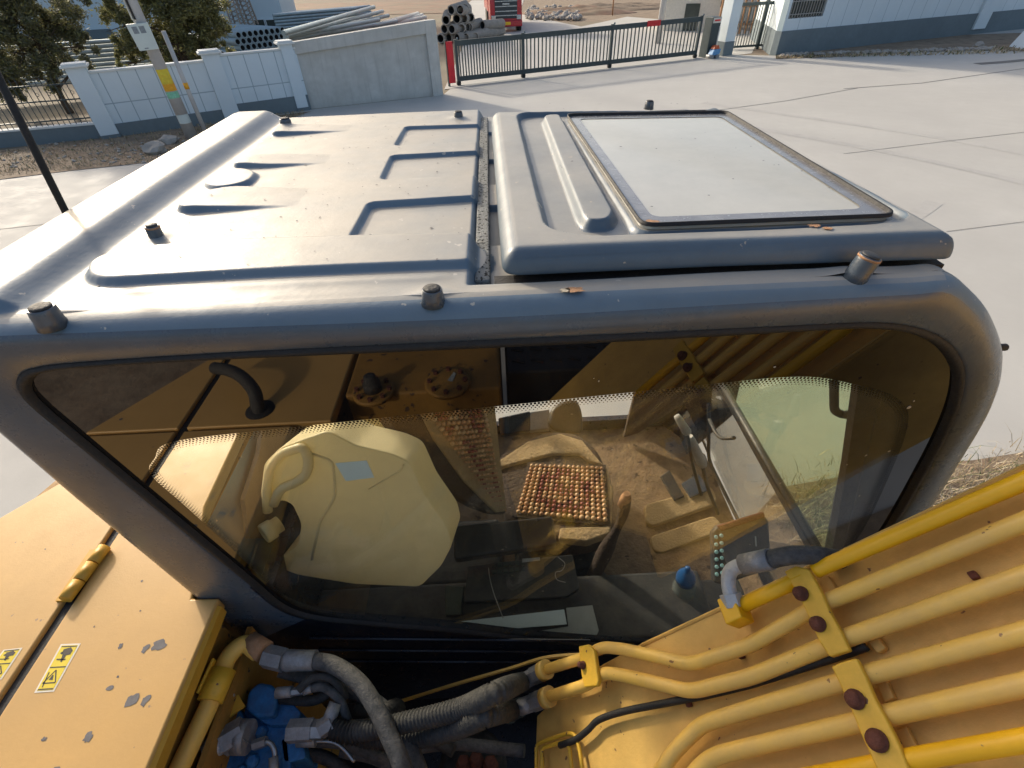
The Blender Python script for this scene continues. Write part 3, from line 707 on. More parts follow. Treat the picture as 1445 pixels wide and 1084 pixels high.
# steel pipe stock: bundle seen end-on
def pipe(p, ax, Lg, r, m, name, label, group, seg=14, bore=True, cat='pipe'):
    ax = Vector(ax).normalized(); b = MB(); a = Vector((0,0,1)); u = ax.cross(a).normalized(); v = u.cross(ax)
    ri = r*.74; rings = []
    for (rr, t) in ((r, Lg), (r, 0), (ri, 0), (ri, min(Lg, r*6))):
        rings += [ax*t+(u*math.cos(2*math.pi*k/seg)+v*math.sin(2*math.pi*k/seg))*rr for k in range(seg)]
    fs = []
    for j in range(3):
        for k in range(seg): k2 = (k+1) % seg; fs.append((j*seg+k, j*seg+k2, (j+1)*seg+k2, (j+1)*seg+k))
    b.add(rings, fs, 0, True)
    for q in range(seg*2, seg*3): b.m[q] = 1
    b.add([], [])
    b.f.append(tuple(3*seg+k for k in range(seg))); b.m.append(1); b.s.append(False)
    b.f.append(tuple(k for k in range(seg))); b.m.append(0); b.s.append(False)
    o = b.build(name, [m, 'bore_dark'], fix=False); o.location = p; return tag(o, label, cat, group)
def dupe(o, p, rot=None):
    c = o.copy(); COL.objects.link(c); c.location = p
    if rot is not None: c.rotation_euler = rot
    return c
g0 = G(331,88); g1 = G(408,76); e = (g1-g0).normalized(); axp = V(-e.y, e.x)
base = g0+axp*3.5; base = G(343,82); far = G(412,72); e = (far-base).normalized(); axp = V(-e.y, e.x)
Lb = (far-base).length; r = Lb/9/2*1.0; r = .155
src = None
for row in range(4):
    nn = int(Lb/(2*r*1.03)) - (row > 3)
    for k in range(nn):
        p = base + e*((k+(row % 2)*.5)*2*r*1.03+ (0 if row < 4 else 1.0)) + V(0,0,r+row*r*1.76); p.z = r+row*r*1.76
        if src is None: src = pipe(p, axp, 7, r, 'pipe_steel', 'steel_pipe', 'grey steel pipe lying in the stacked bundle whose open ends show above the white wall', 'steel pipes stacked with open ends showing'); o = src
        else: o = dupe(src, p)
# the long pale pipes to the right and left
def pipes_run(px0, px1, n, r, m, label, group, zb, dz=.0):
    A0, B0 = px0, px1; s = None
    for k in range(n):
        a = A0[k % len(A0)] if isinstance(A0, list) else A0
for k, (p0, p1, z) in enumerate([((402,54),(548,22),1.0), ((405,50),(540,16),1.25), ((400,47),(528,10),1.5), ((410,58),(560,30),.7), ((415,58),(565,36),.45), ((402,52),(535,28),1.1),((405,56),(530,35),.8)]):
    a = G(*p0, z); c = G(*p1, z); ax = (c-a); Lg = ax.length
    q = pipe(c, -ax, Lg, .10, 'pipe_steel', 'long_pipe', 'long blue grey steel pipe on the sloping pile behind the bare concrete wall', 'long pipes sloping behind the concrete wall')
cube0 = G(502,40); 
rt = empty('pipe_bundle', G(520,44), 'strapped bundle of thin steel tubes seen end-on above the bare concrete wall', 'pipe bundle')
b = MB(); b2 = MB(); cc = G(505,44); cd = G(533,38); e2 = (cd-cc).normalized(); a2 = V(-e2.y, e2.x)
for row in range(8):
    for k in range(15):
        p = cc+e2*(k*.17)+V(0,0,.1+row*.17); b.tube([p-a2*0, p+a2*3-e2*5], .08, 8, caps=False); b2.tube([p+V(0,0,0)+a2*.02, p+a2*.04], .07, 8)
b.build('tube', 'pipe_steel', rt, fix=False); b2.build('tube_bore', 'bore_dark', rt, fix=False)
for k, (p0, p1, z) in enumerate([((538,36),(596,22),.5), ((540,38),(600,25),.4), ((536,35),(590,20),.62)]):
    a = G(*p0, z); c = G(*p1, z); ax = (c-a); pipe(c, -ax, ax.length+4, .16, 'pipe_pale', 'long_pipe', 'pale slender pipe lying low behind the right part of the bare concrete wall', 'pale slender pipes')
for k, (p0, p1) in enumerate([((150,62),(90,40)), ]):
    pass
# stack of blue-grey pipes seen side-on between the trees
ga = G(138,112); gb = G(180,106)
for k in range(9):
    z = .55+k*.135; a = V(-14.2, 22.0+(8-k)*.0, z)
    q = pipe(a+V(-9,-3.2,0), (1,.36,0), 13.2, .066, 'pipe_steel', 'stacked_pipe', 'blue grey pipe lying side-on in the stack between the two trees', 'pipes stacked side-on between the trees')
rk = empty('pipe_rack', V(-20,19,0), 'steel rack holding the side-on pipes between the two trees', 'rack')
for (x, y) in ((-22.4,19.1),(-19,20.3),(-15.5,21.6),(-11.5,23.0)):
    b = MB(); b.box((x-.05,y-.14,0), (x+.05,y-.04,1.75)); b.box((x-.05,y+.1,0), (x+.05,y+.2,1.75)); b.box((x-.05,y-.14,.42), (x+.05,y+.2,.48)); b.build('upright', 'gate_dark', rk)
# concrete pipes
rg = random.Random(5); src = None
ptsC = []
for i in range(4):
    for k in range(5-i): ptsC.append((k*.50+i*.25, .25+i*.42))
gc = G(629,62); ex = V(1,.25).normalized()
for i, (s, z) in enumerate(ptsC):
    for dpt in (0, 2.6):
        if dpt and i % 2: continue
        p = gc+ex*(s-.3)+V(.3,.4,0)*dpt+V(rg.uniform(-.05,.05), rg.uniform(-.3,.3), 0); p.z = z
        if src is None: src = pipe(p, (.25,.97,0), 1.8, .24, 'pipe_concrete', 'concrete_pipe', 'brown grey concrete drain pipe in the heap beyond the gate, open end facing the yard', 'concrete pipes heaped beyond the gate'); o = src
        else: o = dupe(src, p, (rg.uniform(-.08,.08), rg.uniform(-.1,.1), rg.uniform(-.5,.5)))
for (px, py, lab) in ((638,52,'left of the two white sacks lying behind the red gate post'), (647,50,'right of the two white sacks lying behind the red gate post')):
    g = G(px, py+4); b = MB(); b.ball((g.x, g.y, .22), .35, 12, 0, (.6, .6, .75)); tag(b.build('white_sack', 'pipe_pale', fix=False, origin=g), lab, 'sack')
# white tent-like kiosk
k0 = G(972,44); rt = empty('kiosk', k0, 'small white kiosk with a gabled roof beyond the right end of the sliding gate', 'kiosk')
z = 0; b = MB(); s = 1.5; D = V(.35,.94,0); E_ = V(.94,-.35,0)
def kp(a, c, zz): return k0+E_*a+D*c+V(0,0,zz)
b.prism([kp(-s,0,0), kp(s,0,0), kp(s,0,1.5), kp(0,0,2.1), kp(-s,0,1.5)], D*3); b.build('walls', 'white_thing', rt)
b = MB(); b.prism([kp(-s-.2,-.2,1.46), kp(0,-.2,2.16), kp(0,-.2,2.22), kp(-s-.25,-.2,1.52)], D*3.4); b.prism([kp(s+.2,-.2,1.46), kp(0,-.2,2.16), kp(0,-.2,2.22), kp(s+.25,-.2,1.52)], D*3.4); b.build('roof', 'pipe_pale', rt)
b = MB(); b.prism([kp(-.4,-.01,0), kp(.4,-.01,0), kp(.4,-.01,1.3), kp(-.4,-.01,1.3)], -D*.03); b.build('door', 'window_dark', rt)
k1 = G(1010,36); b = MB(); b.box((k1.x-1, k1.y+2, 0), (k1.x+4, k1.y+5, 2.8)); rt = b.build('cream_hut', 'white_thing', origin=k1); tag(rt, 'cream walled hut partly hidden behind the white gate column', 'hut')
b = MB(); b.box((k1.x-1.2, k1.y+1.8, 2.8), (k1.x+4.2, k1.y+5.2, 3.0)); b.build('roof', 'plinth_grey', rt)
b = MB(); b.box((k1.x+.2, k1.y+1.95, .8), (k1.x+1.2, k1.y+1.99, 1.8)); b.build('window', 'window_dark', rt)

# ================================================================== TRUCK
t0 = G(693,47); t1 = G(737,45); e = (t1-t0).normalized(); W = (t1-t0).length; n = V(-e.y, e.x)
tr = empty('truck', t0, 'red heavy truck facing the gate on the concrete drive', 'truck'); mtt = Matrix.Identity(4)
for i in range(3): mtt[i][0] = e[i]; mtt[i][1] = n[i]; mtt[i][2] = (0,0,1)[i]
mtt.translation = V(t0.x, t0.y, 0); tr.matrix_basis = mtt; tr.location = mtt.translation
def tp(b, nm, m, par=tr, bevel=0): o = b.build(nm, m, bevel=bevel); o.parent = par; return o
b = MB(); b.prism([V(0,0,.45), V(0,2.2,.45), V(0,2.2,3.3), V(0,.35,3.3), V(0,.12,2.2), V(0,0,1.5)], (W,0,0)); cabt = tp(b, 'truck_cab', 'truck_red', bevel=.06)
b = MB(); b.prism([V(.12,.02,1.85), V(W-.12,.02,1.85), V(W-.18,.28,2.95), V(.18,.28,2.95)], (0,-.03,0)); 
for i, v in enumerate(b.v): pass
tp(b, 'windshield', 'truck_glass')
b = MB(); b.box((.3,-.03,.72), (W-.3,.05,1.80)); gr = tp(b, 'grille', 'truck_dark', bevel=.03)
b = MB()
for z in (.86, 1.08, 1.32, 1.58): b.box((.32,-.06,z), (W-.32,-.03,z+.045))
tp(b, 'grille_bars', 'chrome', gr)
b = MB(); b.box((W/2-.22,-.075,1.42), (W/2+.22,-.06,1.50)); tp(b, 'badge', 'chrome', gr)
b = MB(); b.box((.0,-.12,.30), (W,.1,.62)); bu = tp(b, 'bumper', 'truck_red', bevel=.05)
b = MB(); b.box((W/2-.26,-.145,.40), (W/2+.26,-.125,.56)); tp(b, 'number_plate', 'plate_yellow', bu)
for x in (.06, W-.34): b = MB(); b.box((x,-.07,.66), (x+.28,.02,.90)); tp(b, 'headlight', 'chrome', bevel=.02)
for x in (-.28, W+.04):
    b = MB(); b.box((x,-.1,1.75), (x+.22,.05,2.4)); tp(b, 'mirror', 'truck_dark', bevel=.03)
for x in (.0, W-.32):
    for y in (.9, 5.4, 6.8):
        b = MB(); b.cyl((x,y,.5), (x+.32,y,.5), .5, 20); tp(b, 'wheel', 'wheel_dark')
b = MB(); b.box((-.02,2.5,.95), (W+.02,8.4,2.5)); tp(b, 'cargo_bed', 'truck_red', bevel=.03)
b = MB(); b.box((.3,2.2,.6), (W-.3,8.2,.94)); tp(b, 'chassis', 'truck_dark')

# ================================================================== TREES
def tree(foot, blobs, name, label, leaf, trunk_r, trunk_pts, nleaf, size, seed):
    rg = random.Random(seed); root = empty(name, foot, label, 'tree')
    b = MB(); tp_ = smooth([foot+Vector(p) for p in trunk_pts], 5); n = len(tp_)
    b.tube(tp_, [trunk_r*(1-.55*i/n) for i in range(n)], 9)
    top = tp_[-1]
    for (c, r) in blobs[:14]:
        c = Vector(c)+foot; st = tp_[int(n*rg.uniform(.45, .95))]; mid = st.lerp(c, .5)+V(rg.uniform(-.2,.2), rg.uniform(-.2,.2), .1)
        b.tube(smooth([st, mid, c], 4), [trunk_r*.4*(1-.8*i/9) for i in range(9)], 6)
        for q in range(5):
            e = c+V(rg.gauss(0,1), rg.gauss(0,1), rg.gauss(0,.8))*r*.55; b.tube([c.lerp(mid,.3), e], [.02,.006], 4)
    b.build('trunk', 'bark', root, fix=False)
    b = MB(); tot = sum(r*r for c, r in blobs)
    for (c, r) in blobs:
        c = Vector(c)+foot; k = int(nleaf*r*r/tot)
        subs = []
        for q in range(max(6, int(26*r))):
            d_ = Vector((rg.gauss(0,1), rg.gauss(0,1), rg.gauss(0,1))).normalized()*rg.uniform(.45, 1.0)**.6*r; subs.append((c+d_, rg.uniform(.16,.34)*r))
        for q in range(k):
            s_, sr = rg.choice(subs); d_ = Vector((rg.gauss(0,1), rg.gauss(0,1), rg.gauss(0,1)))*sr*.55; p = s_+d_
            a = Vector((rg.gauss(0,1), rg.gauss(0,1), rg.gauss(0,.7))).normalized(); bb_ = a.orthogonal().normalized(); bb_.rotate(Matrix.Rotation(rg.uniform(0,6.28), 3, a)) 
            L_ = size*rg.uniform(.6,1.3); w_ = L_*.36
            b.add([p-a*L_, p+bb_*w_, p+a*L_, p-bb_*w_], [(0,1,2,3)], 0 if rg.random() < .72 else 1)
    b.build('crown', leaf, root, fix=False)
f1 = G(100,160); rg = random.Random(9); f1 = f1+V(0,0,.0)
def onf(px, py, f): n_ = V(f.x, f.y, 0).normalized(); return PP(px, py, f, n_)-f
bl = []
for (px, py, r) in ((20,20,.75),(62,18,.7),(95,30,.55),(118,62,.42),(108,88,.4),(70,70,.7),(25,75,.75),(80,105,.42),(40,112,.4),(-15,55,.8),(-15,110,.6),(5,125,.4),(128,96,.22),(-40,10,.8),(50,-25,.8),(10,-40,.9),(95,-10,.6)):
    bl.append((onf(px, py, f1)+V(rg.uniform(-.4,.4)*.5, rg.uniform(-.5,.5), 0), r))
tree(f1, bl, 'osmanthus_tree', 'dark round-crowned tree with a bent trunk behind the iron railing at far left', ['leaf_dark', 'leaf_olive'], .11, [(0,0,0), tuple(onf(88,140,f1)*1.0), tuple(onf(70,100,f1)), tuple(onf(50,50,f1))], 38000, .06, 1)
f2 = G(262,140)
bl = []
for (px, py, r) in ((225,15,.85),(270,18,.85),(300,30,.6),(180,30,.5),(190,60,.5),(215,70,.7),(262,60,.8),(300,62,.55),(322,75,.35),(200,88,.35),(240,92,.5),(285,82,.5),(190,0,.6),(250,-25,1.0),(200,-30,.8),(295,-10,.7),(172,5,.3),(170,75,.22)):
    bl.append((onf(px, py, f2)+V(rg.uniform(-.4,.4)*.5, rg.uniform(-.6,.6), 0), r))
tree(f2, bl, 'osmanthus_tree', 'olive green dense round-crowned tree behind the white wall and utility pole', ['leaf_olive', 'leaf_dark'], .13, [(0,0,0), tuple(onf(262,110,f2)), tuple(onf(262,50,f2))], 56000, .06, 2)
# ================================================================== EXCAVATOR
EX = empty('excavator', (0, 0, 0), 'yellow excavator with a slate blue cab, filling the foreground', 'excavator')
ZR = 2.96
# ---- side outline loops, traced on the real plane of the cab side
inner_px = [(28,548),(36,530),(60,522),(110,516),(300,504),(600,490),(900,476),(1150,463),(1235,460),(1290,467),(1330,484),(1352,510),(1358,540),(1345,590),(1310,660),(1250,760),(1185,850),(1130,905),(1050,925),(905,916),(760,906),(640,893),(520,883),(440,874),(395,858),(350,822),(200,700),(100,618),(45,572)]
inner = [P(x, y, 'y', YS) for x, y in inner_px]
outer_xz = [(-.812,2.94),(-.80,2.957),(-.78,2.962)]
top_px = [(1300,374),(1340,388),(1372,410),(1396,440),(1410,475),(1413,505),(1404,545),(1375,605),(1290,745),(1230,850)]
outer = [Vector((x, YS, z)) for x, z in outer_xz] + [Vector((.30, YS, 2.962)), Vector((.46, YS, 2.961))]
for (x, y) in top_px: q = P(x, y, 'y', .575); outer.append(Vector((q.x, YS, min(q.z, 2.96))))
q = outer[-1]; outer += [Vector((q.x+.02, YS, 1.75)), Vector((.80, YS, 1.40)), Vector((-.70, YS, 1.40)), Vector((-.72, YS, 1.75)), Vector((-.762, YS, 2.2)), Vector((-.80, YS, 2.6)), Vector((-.818, YS, 2.88))]
def dens(loop, k=6):
    n = len(loop); out = []
    for i in range(n):
        a, b_, c, d_ = loop[(i-1) % n], loop[i], loop[(i+1) % n], loop[(i+2) % n]
        L1 = (c-b_).length
        if L1 > .35 or (b_-a).length > .35 or (d_-c).length > .35:
            for j in range(k): out.append(b_.lerp(c, j/k))
        else:
            for j in range(k):
                t = j/k; out.append(.5*((2*b_)+(c-a)*t+(2*a-5*b_+4*c-d_)*t*t+(3*b_-a-3*c+d_)*t**3))
    return out
inner = dens(inner); outer = dens(outer)
CEN = Vector((.0, YS, 2.45))
def radial(loop, th):
    dx, dz = math.cos(th), math.sin(th); best = 0
    n = len(loop)
    for i in range(n):
        ax, az = loop[i].x-CEN.x, loop[i].z-CEN.z; bx, bz = loop[(i+1) % n].x-CEN.x, loop[(i+1) % n].z-CEN.z
        ex, ez = bx-ax, bz-az; det = dx*(-ez)-dz*(-ex)
        if abs(det) < 1e-12: continue
        t = (ax*(-ez)-az*(-ex))/det; s = (dx*az-dz*ax)/det
        if -1e-6 <= s <= 1+1e-6 and t > best: best = t
    return best
NT = 420
# angles: equally spread along the outer loop so that corners stay smooth
per = [0]
for i in range(len(outer)): per.append(per[-1]+(outer[(i+1) % len(outer)]-outer[i]).length)
angs = []
for k in range(NT):
    s = per[-1]*k/NT; i = max(j for j in range(len(outer)) if per[j] <= s); t = (s-per[i])/max(1e-9, per[i+1]-per[i])
    p = outer[i].lerp(outer[(i+1) % len(outer)], t); angs.append(math.atan2(p.z-CEN.z, p.x-CEN.x))
RI = [radial(inner, a) for a in angs]; RO = [radial(outer, a) for a in angs]
def ringpt(k, r, y): a = angs[k]; return Vector((CEN.x+math.cos(a)*r, y, CEN.z+math.sin(a)*r))
rr = .040
secs = [(0, -.004, YS+.030), (0, .0, YS+.012), (0, .004, YS+.004), (0, .010, YS)]
secs += [(1, -rr, YS)] + [(1, -rr*(1-math.sin(t)), YS+rr*(1-math.cos(t))) for t in [math.pi/2*j/6 for j in range(1, 7)]]
b = MB(); vs = []
for (w_, off, y) in secs:
    for k in range(NT): vs.append(ringpt(k, (RI[k] if w_ == 0 else RO[k])+off, y))
ns = len(secs)
for y in (.7, .9, 1.2, 1.5, 1.70): 
    for k in range(NT): vs.append(ringpt(k, RO[k], y))
for (off, y) in ((-.01, 1.727), (-.03, 1.74), (-.07, 1.745)):
    for k in range(NT): vs.append(ringpt(k, RO[k]+off, y))
tot = ns+8
fs = []; mi = []
for s in range(tot-1):
    for k in range(NT):
        k2 = (k+1) % NT
        if s >= ns-1:
            x = CEN.x+math.cos(angs[k])*RO[k]; z = CEN.z+math.sin(angs[k])*RO[k]; x2 = CEN.x+math.cos(angs[k2])*RO[k2]
            if z > 2.9 and (-.80 < x < .66) : continue
            # openings: rear window and windshield are left open in the shell
            if ns-1 <= s < ns+3:
                if x < -.5 and 2.25 < z < 2.88: continue
                if x > .5 and 1.47 < z < 2.78: continue
        fs.append((s*NT+k, s*NT+k2, (s+1)*NT+k2, (s+1)*NT+k)); mi.append(0)
b.v = [tuple(v) for v in vs]; b.f = fs
for f in fs:
    zc = sum(vs[i].z for i in f)/4; xc_ = sum(vs[i].x for i in f)/4; yc_ = sum(vs[i].y for i in f)/4
    low = 1 if (zc < 2.26-max(0, .22*(xc_+.5)) and xc_ > -.62) else 0
    b.m.append(1 if low else (2 if yc_ < YS+.0035 or (zc < 2.90 and yc_ < YS+.042) else 0)); b.s.append(True)
# far side: closed door panel below, open window above, with pillars
FY = 1.72
b.box((.62, FY-.02, 1.40), (.80, FY+.01, 1.84), 1); b.box((-.70, FY-.02, 1.40), (.62, FY+.01, 1.55), 1)
b.box((-.74, FY-.03, 1.5), (-.62, FY+.01, 2.92), 0); b.box((-.15, FY-.02, 1.5), (-.08, FY+.01, 2.92), 0)
b.box((-.64, FY-.02, 1.5), (-.12, FY+.01, 2.0), 1)
# ledge round the floor and rear bulkhead
b.box((-.70, .60, 1.42), (-.66, 1.70, 2.05), 1)
b.box((-.69, .58, 1.41), (.95, 1.71, 1.43), 1)
cab = b.build('cab_shell', ['cab_paint', 'black_paint', 'side_paint'], EX, fix=False)
bm = bmesh.new(); bm.from_mesh(cab.data); bmesh.ops.recalc_face_normals(bm, faces=bm.faces); bm.to_mesh(cab.data); bm.free()

# window seal and glass with its black frit band
def innerpt(k, off, y): return ringpt(k, RI[k]+off, y)
b = MB(); vs = []
for (off, y) in ((.006, YS+.003), (.001, YS-.002), (-.006, YS-.001), (-.010, YS+.008)):
    for k in range(NT): vs.append(innerpt(k, off, y))
b.add(vs, [(s*NT+k, s*NT+(k+1) % NT, (s+1)*NT+(k+1) % NT, (s+1)*NT+k) for s in range(3) for k in range(NT)], 0, True)
b.build('window_seal', 'rubber', cab, fix=False)
b = MB(); b.add([innerpt(k, .002, YW) for k in range(NT)]+[innerpt(k, .002, YW+.006) for k in range(NT)], [tuple(range(NT)), tuple(range(2*NT-1, NT-1, -1))])
glass_o = b.build('side_window', 'side_glass', cab, fix=False)
frit_px = [(214,668),(220,645),(245,622),(400,603),(700,572),(1000,541),(1090,532),(1150,531),(1200,540),(1255,555),(1277,575),(1279,600),(1262,650),(1215,750),(1165,815),(1110,880),(1050,910),(905,906),(760,898),(640,886),(520,875),(440,862),(392,836),(338,782),(262,712)]
fl = dens([P(x, y, 'y', YW) for x, y in frit_px], 5)
CEN2 = CEN
b = MB(); vs = [];  RF = [radial(fl, a) for a in angs]
for k in range(NT): vs.append(innerpt(k, -.003, YW-.0025)); 
for k in range(NT): vs.append(ringpt(k, RF[k], YW-.0025))
# the pane's black band: solid ring, then dots fading inward
fs = [(k, (k+1) % NT, NT+(k+1) % NT, NT+k) for k in range(NT) if RF[k] < RI[k]-.004]
b.add(vs, fs)
for row in range(4):
    # walk along the frit line with an even step
    n = len(fl); acc = 0
    for i in range(n):
        a_, c_ = fl[i], fl[(i+1) % n]; L_ = (c_-a_).length; t_ = (c_-a_)/max(L_, 1e-9); nn = Vector((t_.z, 0, -t_.x))
        if nn.dot(CEN-a_) < 0: nn = -nn
        step = .0062
        while acc < L_:
            p = a_+t_*(acc+(row % 2)*step/2)+nn*(.0025+row*.0042); p.y = YW-.0025; rd = .0024-row*.00045
            b.add([p+Vector((math.cos(q*math.pi/3)*rd, 0, math.sin(q*math.pi/3)*rd)) for q in range(6)], [(0,1,2,3,4,5)]); acc += step
        acc -= L_
frit = b.build('window_border', 'frit_black', cab, fix=False)

mat('trim_brown', (.20, .155, .11), .7, 0, .15, 4)
# ---- roof plate: a pressed steel sheet built as relief
def topz(x):
    best = 2.96
    if True:
        # interpolate outer loop upper branch
        for i in range(len(outer)-1):
            a_, c_ = outer[i], outer[i+1]
            if a_.z > 2.7 and c_.z > 2.7 and a_.x <= x <= c_.x:
                t = (x-a_.x)/max(1e-9, c_.x-a_.x); return a_.z+(c_.z-a_.z)*t
    return best
def sst(a, c, x): t = np.clip((x-a)/(c-a), 0, 1); return t*t*(3-2*t)
def sd_poly(X, Y, poly):
    d = np.full(X.shape, 1e9); ins = np.zeros(X.shape, bool); n = len(poly)
    for i in range(n):
        ax, ay = poly[i]; bx, by = poly[(i+1) % n]; ex, ey = bx-ax, by-ay
        t = np.clip(((X-ax)*ex+(Y-ay)*ey)/(ex*ex+ey*ey+1e-12), 0, 1)
        d = np.minimum(d, np.hypot(X-ax-ex*t, Y-ay-ey*t))
        c = ((ay > Y) != (by > Y)) & (X < (bx-ax)*(Y-ay)/((by-ay) if by != ay else 1e-12)+ax); ins ^= c
    return np.where(ins, -d, d)
def polypx(pts, z=ZR, rd=.02, n=5):
    q = [P(x, y, 'z', z) for x, y in pts]; m_ = len(q); out = []
    for i in range(m_):
        a, b_, c = q[i-1], q[i], q[(i+1) % m_]; d1 = a-b_; d2 = c-b_; k = min(rd, d1.length*.48, d2.length*.48); p0 = b_+d1.normalized()*k; p1 = b_+d2.normalized()*k
        for j in range(n+1): t = j/n; w_ = p0*(1-t)**2+b_*2*t*(1-t)+p1*t*t; out.append((w_.x, w_.y))
    return out
x0, x1, y0, y1 = -.80, .664, YS+rr, 1.74
nx, ny = 520, 400
X, Y = np.meshgrid(np.linspace(x0, x1, nx), np.linspace(y0, y1, ny))
Z = np.array([topz(float(x)) for x in X[0]])[None, :]*np.ones_like(X)
feat = np.zeros_like(X)
# rear rim: raised flat rail, then a dished slope down to the plate
feat += .022*(1-sst(-.705, -.650, X)) - .002*np.exp(-((X+.645)/.010)**2)
feat += .0022*np.exp(-((Y-.632)/.012)**2)*sst(-.62,-.50,X)*(1-sst(-.10,-.06,X))
def raised(pts, h, soft=.010, rd=.03):
    sd = sd_poly(X, Y, polypx(pts, ZR, rd)); return h*(1-sst(-soft*.5, soft, sd))
F_ = np.zeros_like(X)
F_ += raised([(128,404),(132,372),(200,356),(330,346),(690,336),(690,376),(400,390)], .011, .010, .05)
F_ += raised([(500,336),(505,350),(690,345),(690,332)], 0)
F_ += raised([(252,303),(262,288),(330,270),(600,262),(600,280),(420,291),(330,298)], .0125, .008, .03)*(1-np.clip((X+.58)/.19, 0, 1))
F_ += raised([(290,267),(300,253),(340,243),(366,249),(352,264),(315,272)], .0095, .008, .03)
F_ += raised([(330,239),(342,228),(400,222),(620,214),(620,226),(450,232),(380,238)], .0115, .008, .02)*(1-np.clip((X+.58)/.18, 0, 1))
F_ += raised([(384,193),(392,184),(440,180),(640,172),(640,182),(480,187),(420,191)], .0115, .008, .02)*(1-np.clip((X+.59)/.18, 0, 1))
def pocket(pts, h, soft=.006, rd=.018):
    sd = sd_poly(X, Y, polypx(pts, ZR, rd)); return -h*(1-sst(-soft, soft*.3, sd))
F_ += pocket([(556,207),(572,180),(760,172),(760,196)], .008)
F_ += pocket([(536,254),(552,220),(770,209),(770,245)], .009)
F_ += pocket([(492,338),(520,286),(800,270),(800,326)], .011)
# panel under the hatch: a sunk tray
tray = sd_poly(X, Y, [(-.045, .612), (.70, .612), (.70, 1.80), (-.040, 1.80)])
F_ += -.022*(1-sst(-.012, .006, tray))
feat += F_
# shallow pools in the sheet
feat += .0012*np.sin(X*9+1.3)*np.sin(Y*7+.4)
feat = feat*sst(y0, y0+.016, Y)
Z = Z+feat
edge = np.clip((Y-1.70)/.04, 0, 1); Z = Z - .05*(1-np.sqrt(1-np.minimum(edge, .999)**2))
# welded mounting bosses swell slightly out of the sheet
BOLTS = [(58,438,.0160,.028,0,'domed cap'), (608,406,.0145,.022,0,''), (1215,372,.0150,.036,1,''), (214,322,.0115,.028,1,''), (402,171,.0155,.030,0,''), (646,157,.013,.022,0,''), (917,141,.013,.020,0,'')]
bp_ = []
for (px, py, r, h, rs, _) in BOLTS:
    bpy_, = (P(px, py, 'z', ZR+.02),); bp_.append(bpy_)
    Z += .006*np.exp(-(((X-bpy_.x)**2+(Y-bpy_.y)**2)/(2*(r*1.25)**2)))
vs = np.stack([X.ravel(), Y.ravel(), Z.ravel()], 1)
me = bpy.data.meshes.new('roof_panel')
idx = np.arange(nx*ny).reshape(ny, nx); q = np.stack([idx[:-1,:-1], idx[:-1,1:], idx[1:,1:], idx[1:,:-1]], -1).reshape(-1, 4)
me.from_pydata(vs.tolist(), [], q.tolist()); me.polygons.foreach_set('use_smooth', [True]*len(q)); me.materials.append(M('cab_paint'))
roof = bpy.data.objects.new('roof_panel', me); COL.objects.link(roof); roof.parent = EX
for i, (px, py, r, h, rs, _) in enumerate(BOLTS):
    c = bp_[i]; z0 = ZR-.005; tilt = Vector((.05, .02, 1)) if i != 2 else Vector((.22, -.02, 1))
    b = MB(); b.lathe((c.x, c.y, z0), tilt, [(r*1.15, 0), (r*1.02, .012), (r, h-.006), (r*.94, h), (r*.90, h+.001)], 24)
    o = b.build('lamp_boss', 'side_paint', roof, fix=False)
    b = MB(); ax = tilt.normalized(); b.lathe(Vector((c.x, c.y, z0))+ax*(h+.001), ax, [(r*.80, 0), (r*.80, .0016), (r*.66, .0028), (r*.35, .0034), (0.001, .0036)], 24)
    o2 = b.build('boss_plug', 'rubber_dusty' if not rs else 'plastic_charcoal', o, fix=False)
    if rs:
        b = MB(); b.lathe(Vector((c.x, c.y, z0))+ax*(h-.003), ax, [(r*1.01, 0), (r*1.01, .003)], 20); b.build('rust_ring', 'rust_light', o, fix=False)

# ---- hatch: raised pressed lid with skylight
HZ = 3.000
hx0, hx1 = -.012, .70
def corner_loop(q, rd, n):
    out = []; m_ = len(q)
    for i in range(m_):
        a, b_, c = q[i-1], q[i], q[(i+1) % m_]; d1 = a-b_; d2 = c-b_; k = min(rd, d1.length*.45, d2.length*.45); p0 = b_+d1.normalized()*k; p1 = b_+d2.normalized()*k
        for j in range(n+1): t = j/n; w_ = p0*(1-t)**2+b_*2*t*(1-t)+p1*t*t; out.append((w_.x, w_.y))
    return out
hpv = [P(692,156,'z',HZ), P(1016,149,'z',HZ), P(1350,350,'z',HZ-.02), P(1338,362,'z',HZ-.03), P(1000,373,'z',HZ-.03), P(709,386,'z',HZ-.03)]
hp = corner_loop([Vector((p.x, p.y, 0)) for p in hpv], .028, 6)
hole = polypx([(800,165),(1024,161),(1262,308),(906,322)], HZ, .022, 5)
HXs = [p[0] for p in hp]; HYs = [p[1] for p in hp]
nx2, ny2 = 300, 330
X2, Y2 = np.meshgrid(np.linspace(min(HXs)-.002, max(HXs)+.002, nx2), np.linspace(min(HYs)-.002, max(HYs)+.002, ny2))
so_ = sd_poly(X2, Y2, hp); sh = sd_poly(X2, Y2, hole)
Z2 = np.full_like(X2, HZ)
t = np.clip(-so_/.026, 0, 1); Z2 += -.032*(1-np.sqrt(1-(1-t)**2))
# dished field around the frame
rec = sd_poly(X2, Y2, polypx([(728,158),(1004,150),(1030,158),(1290,306),(1240,316),(905,330),(830,333),(770,322)], HZ, .06, 6))
Z2 += -.013*(1-sst(-.010, .003, rec))
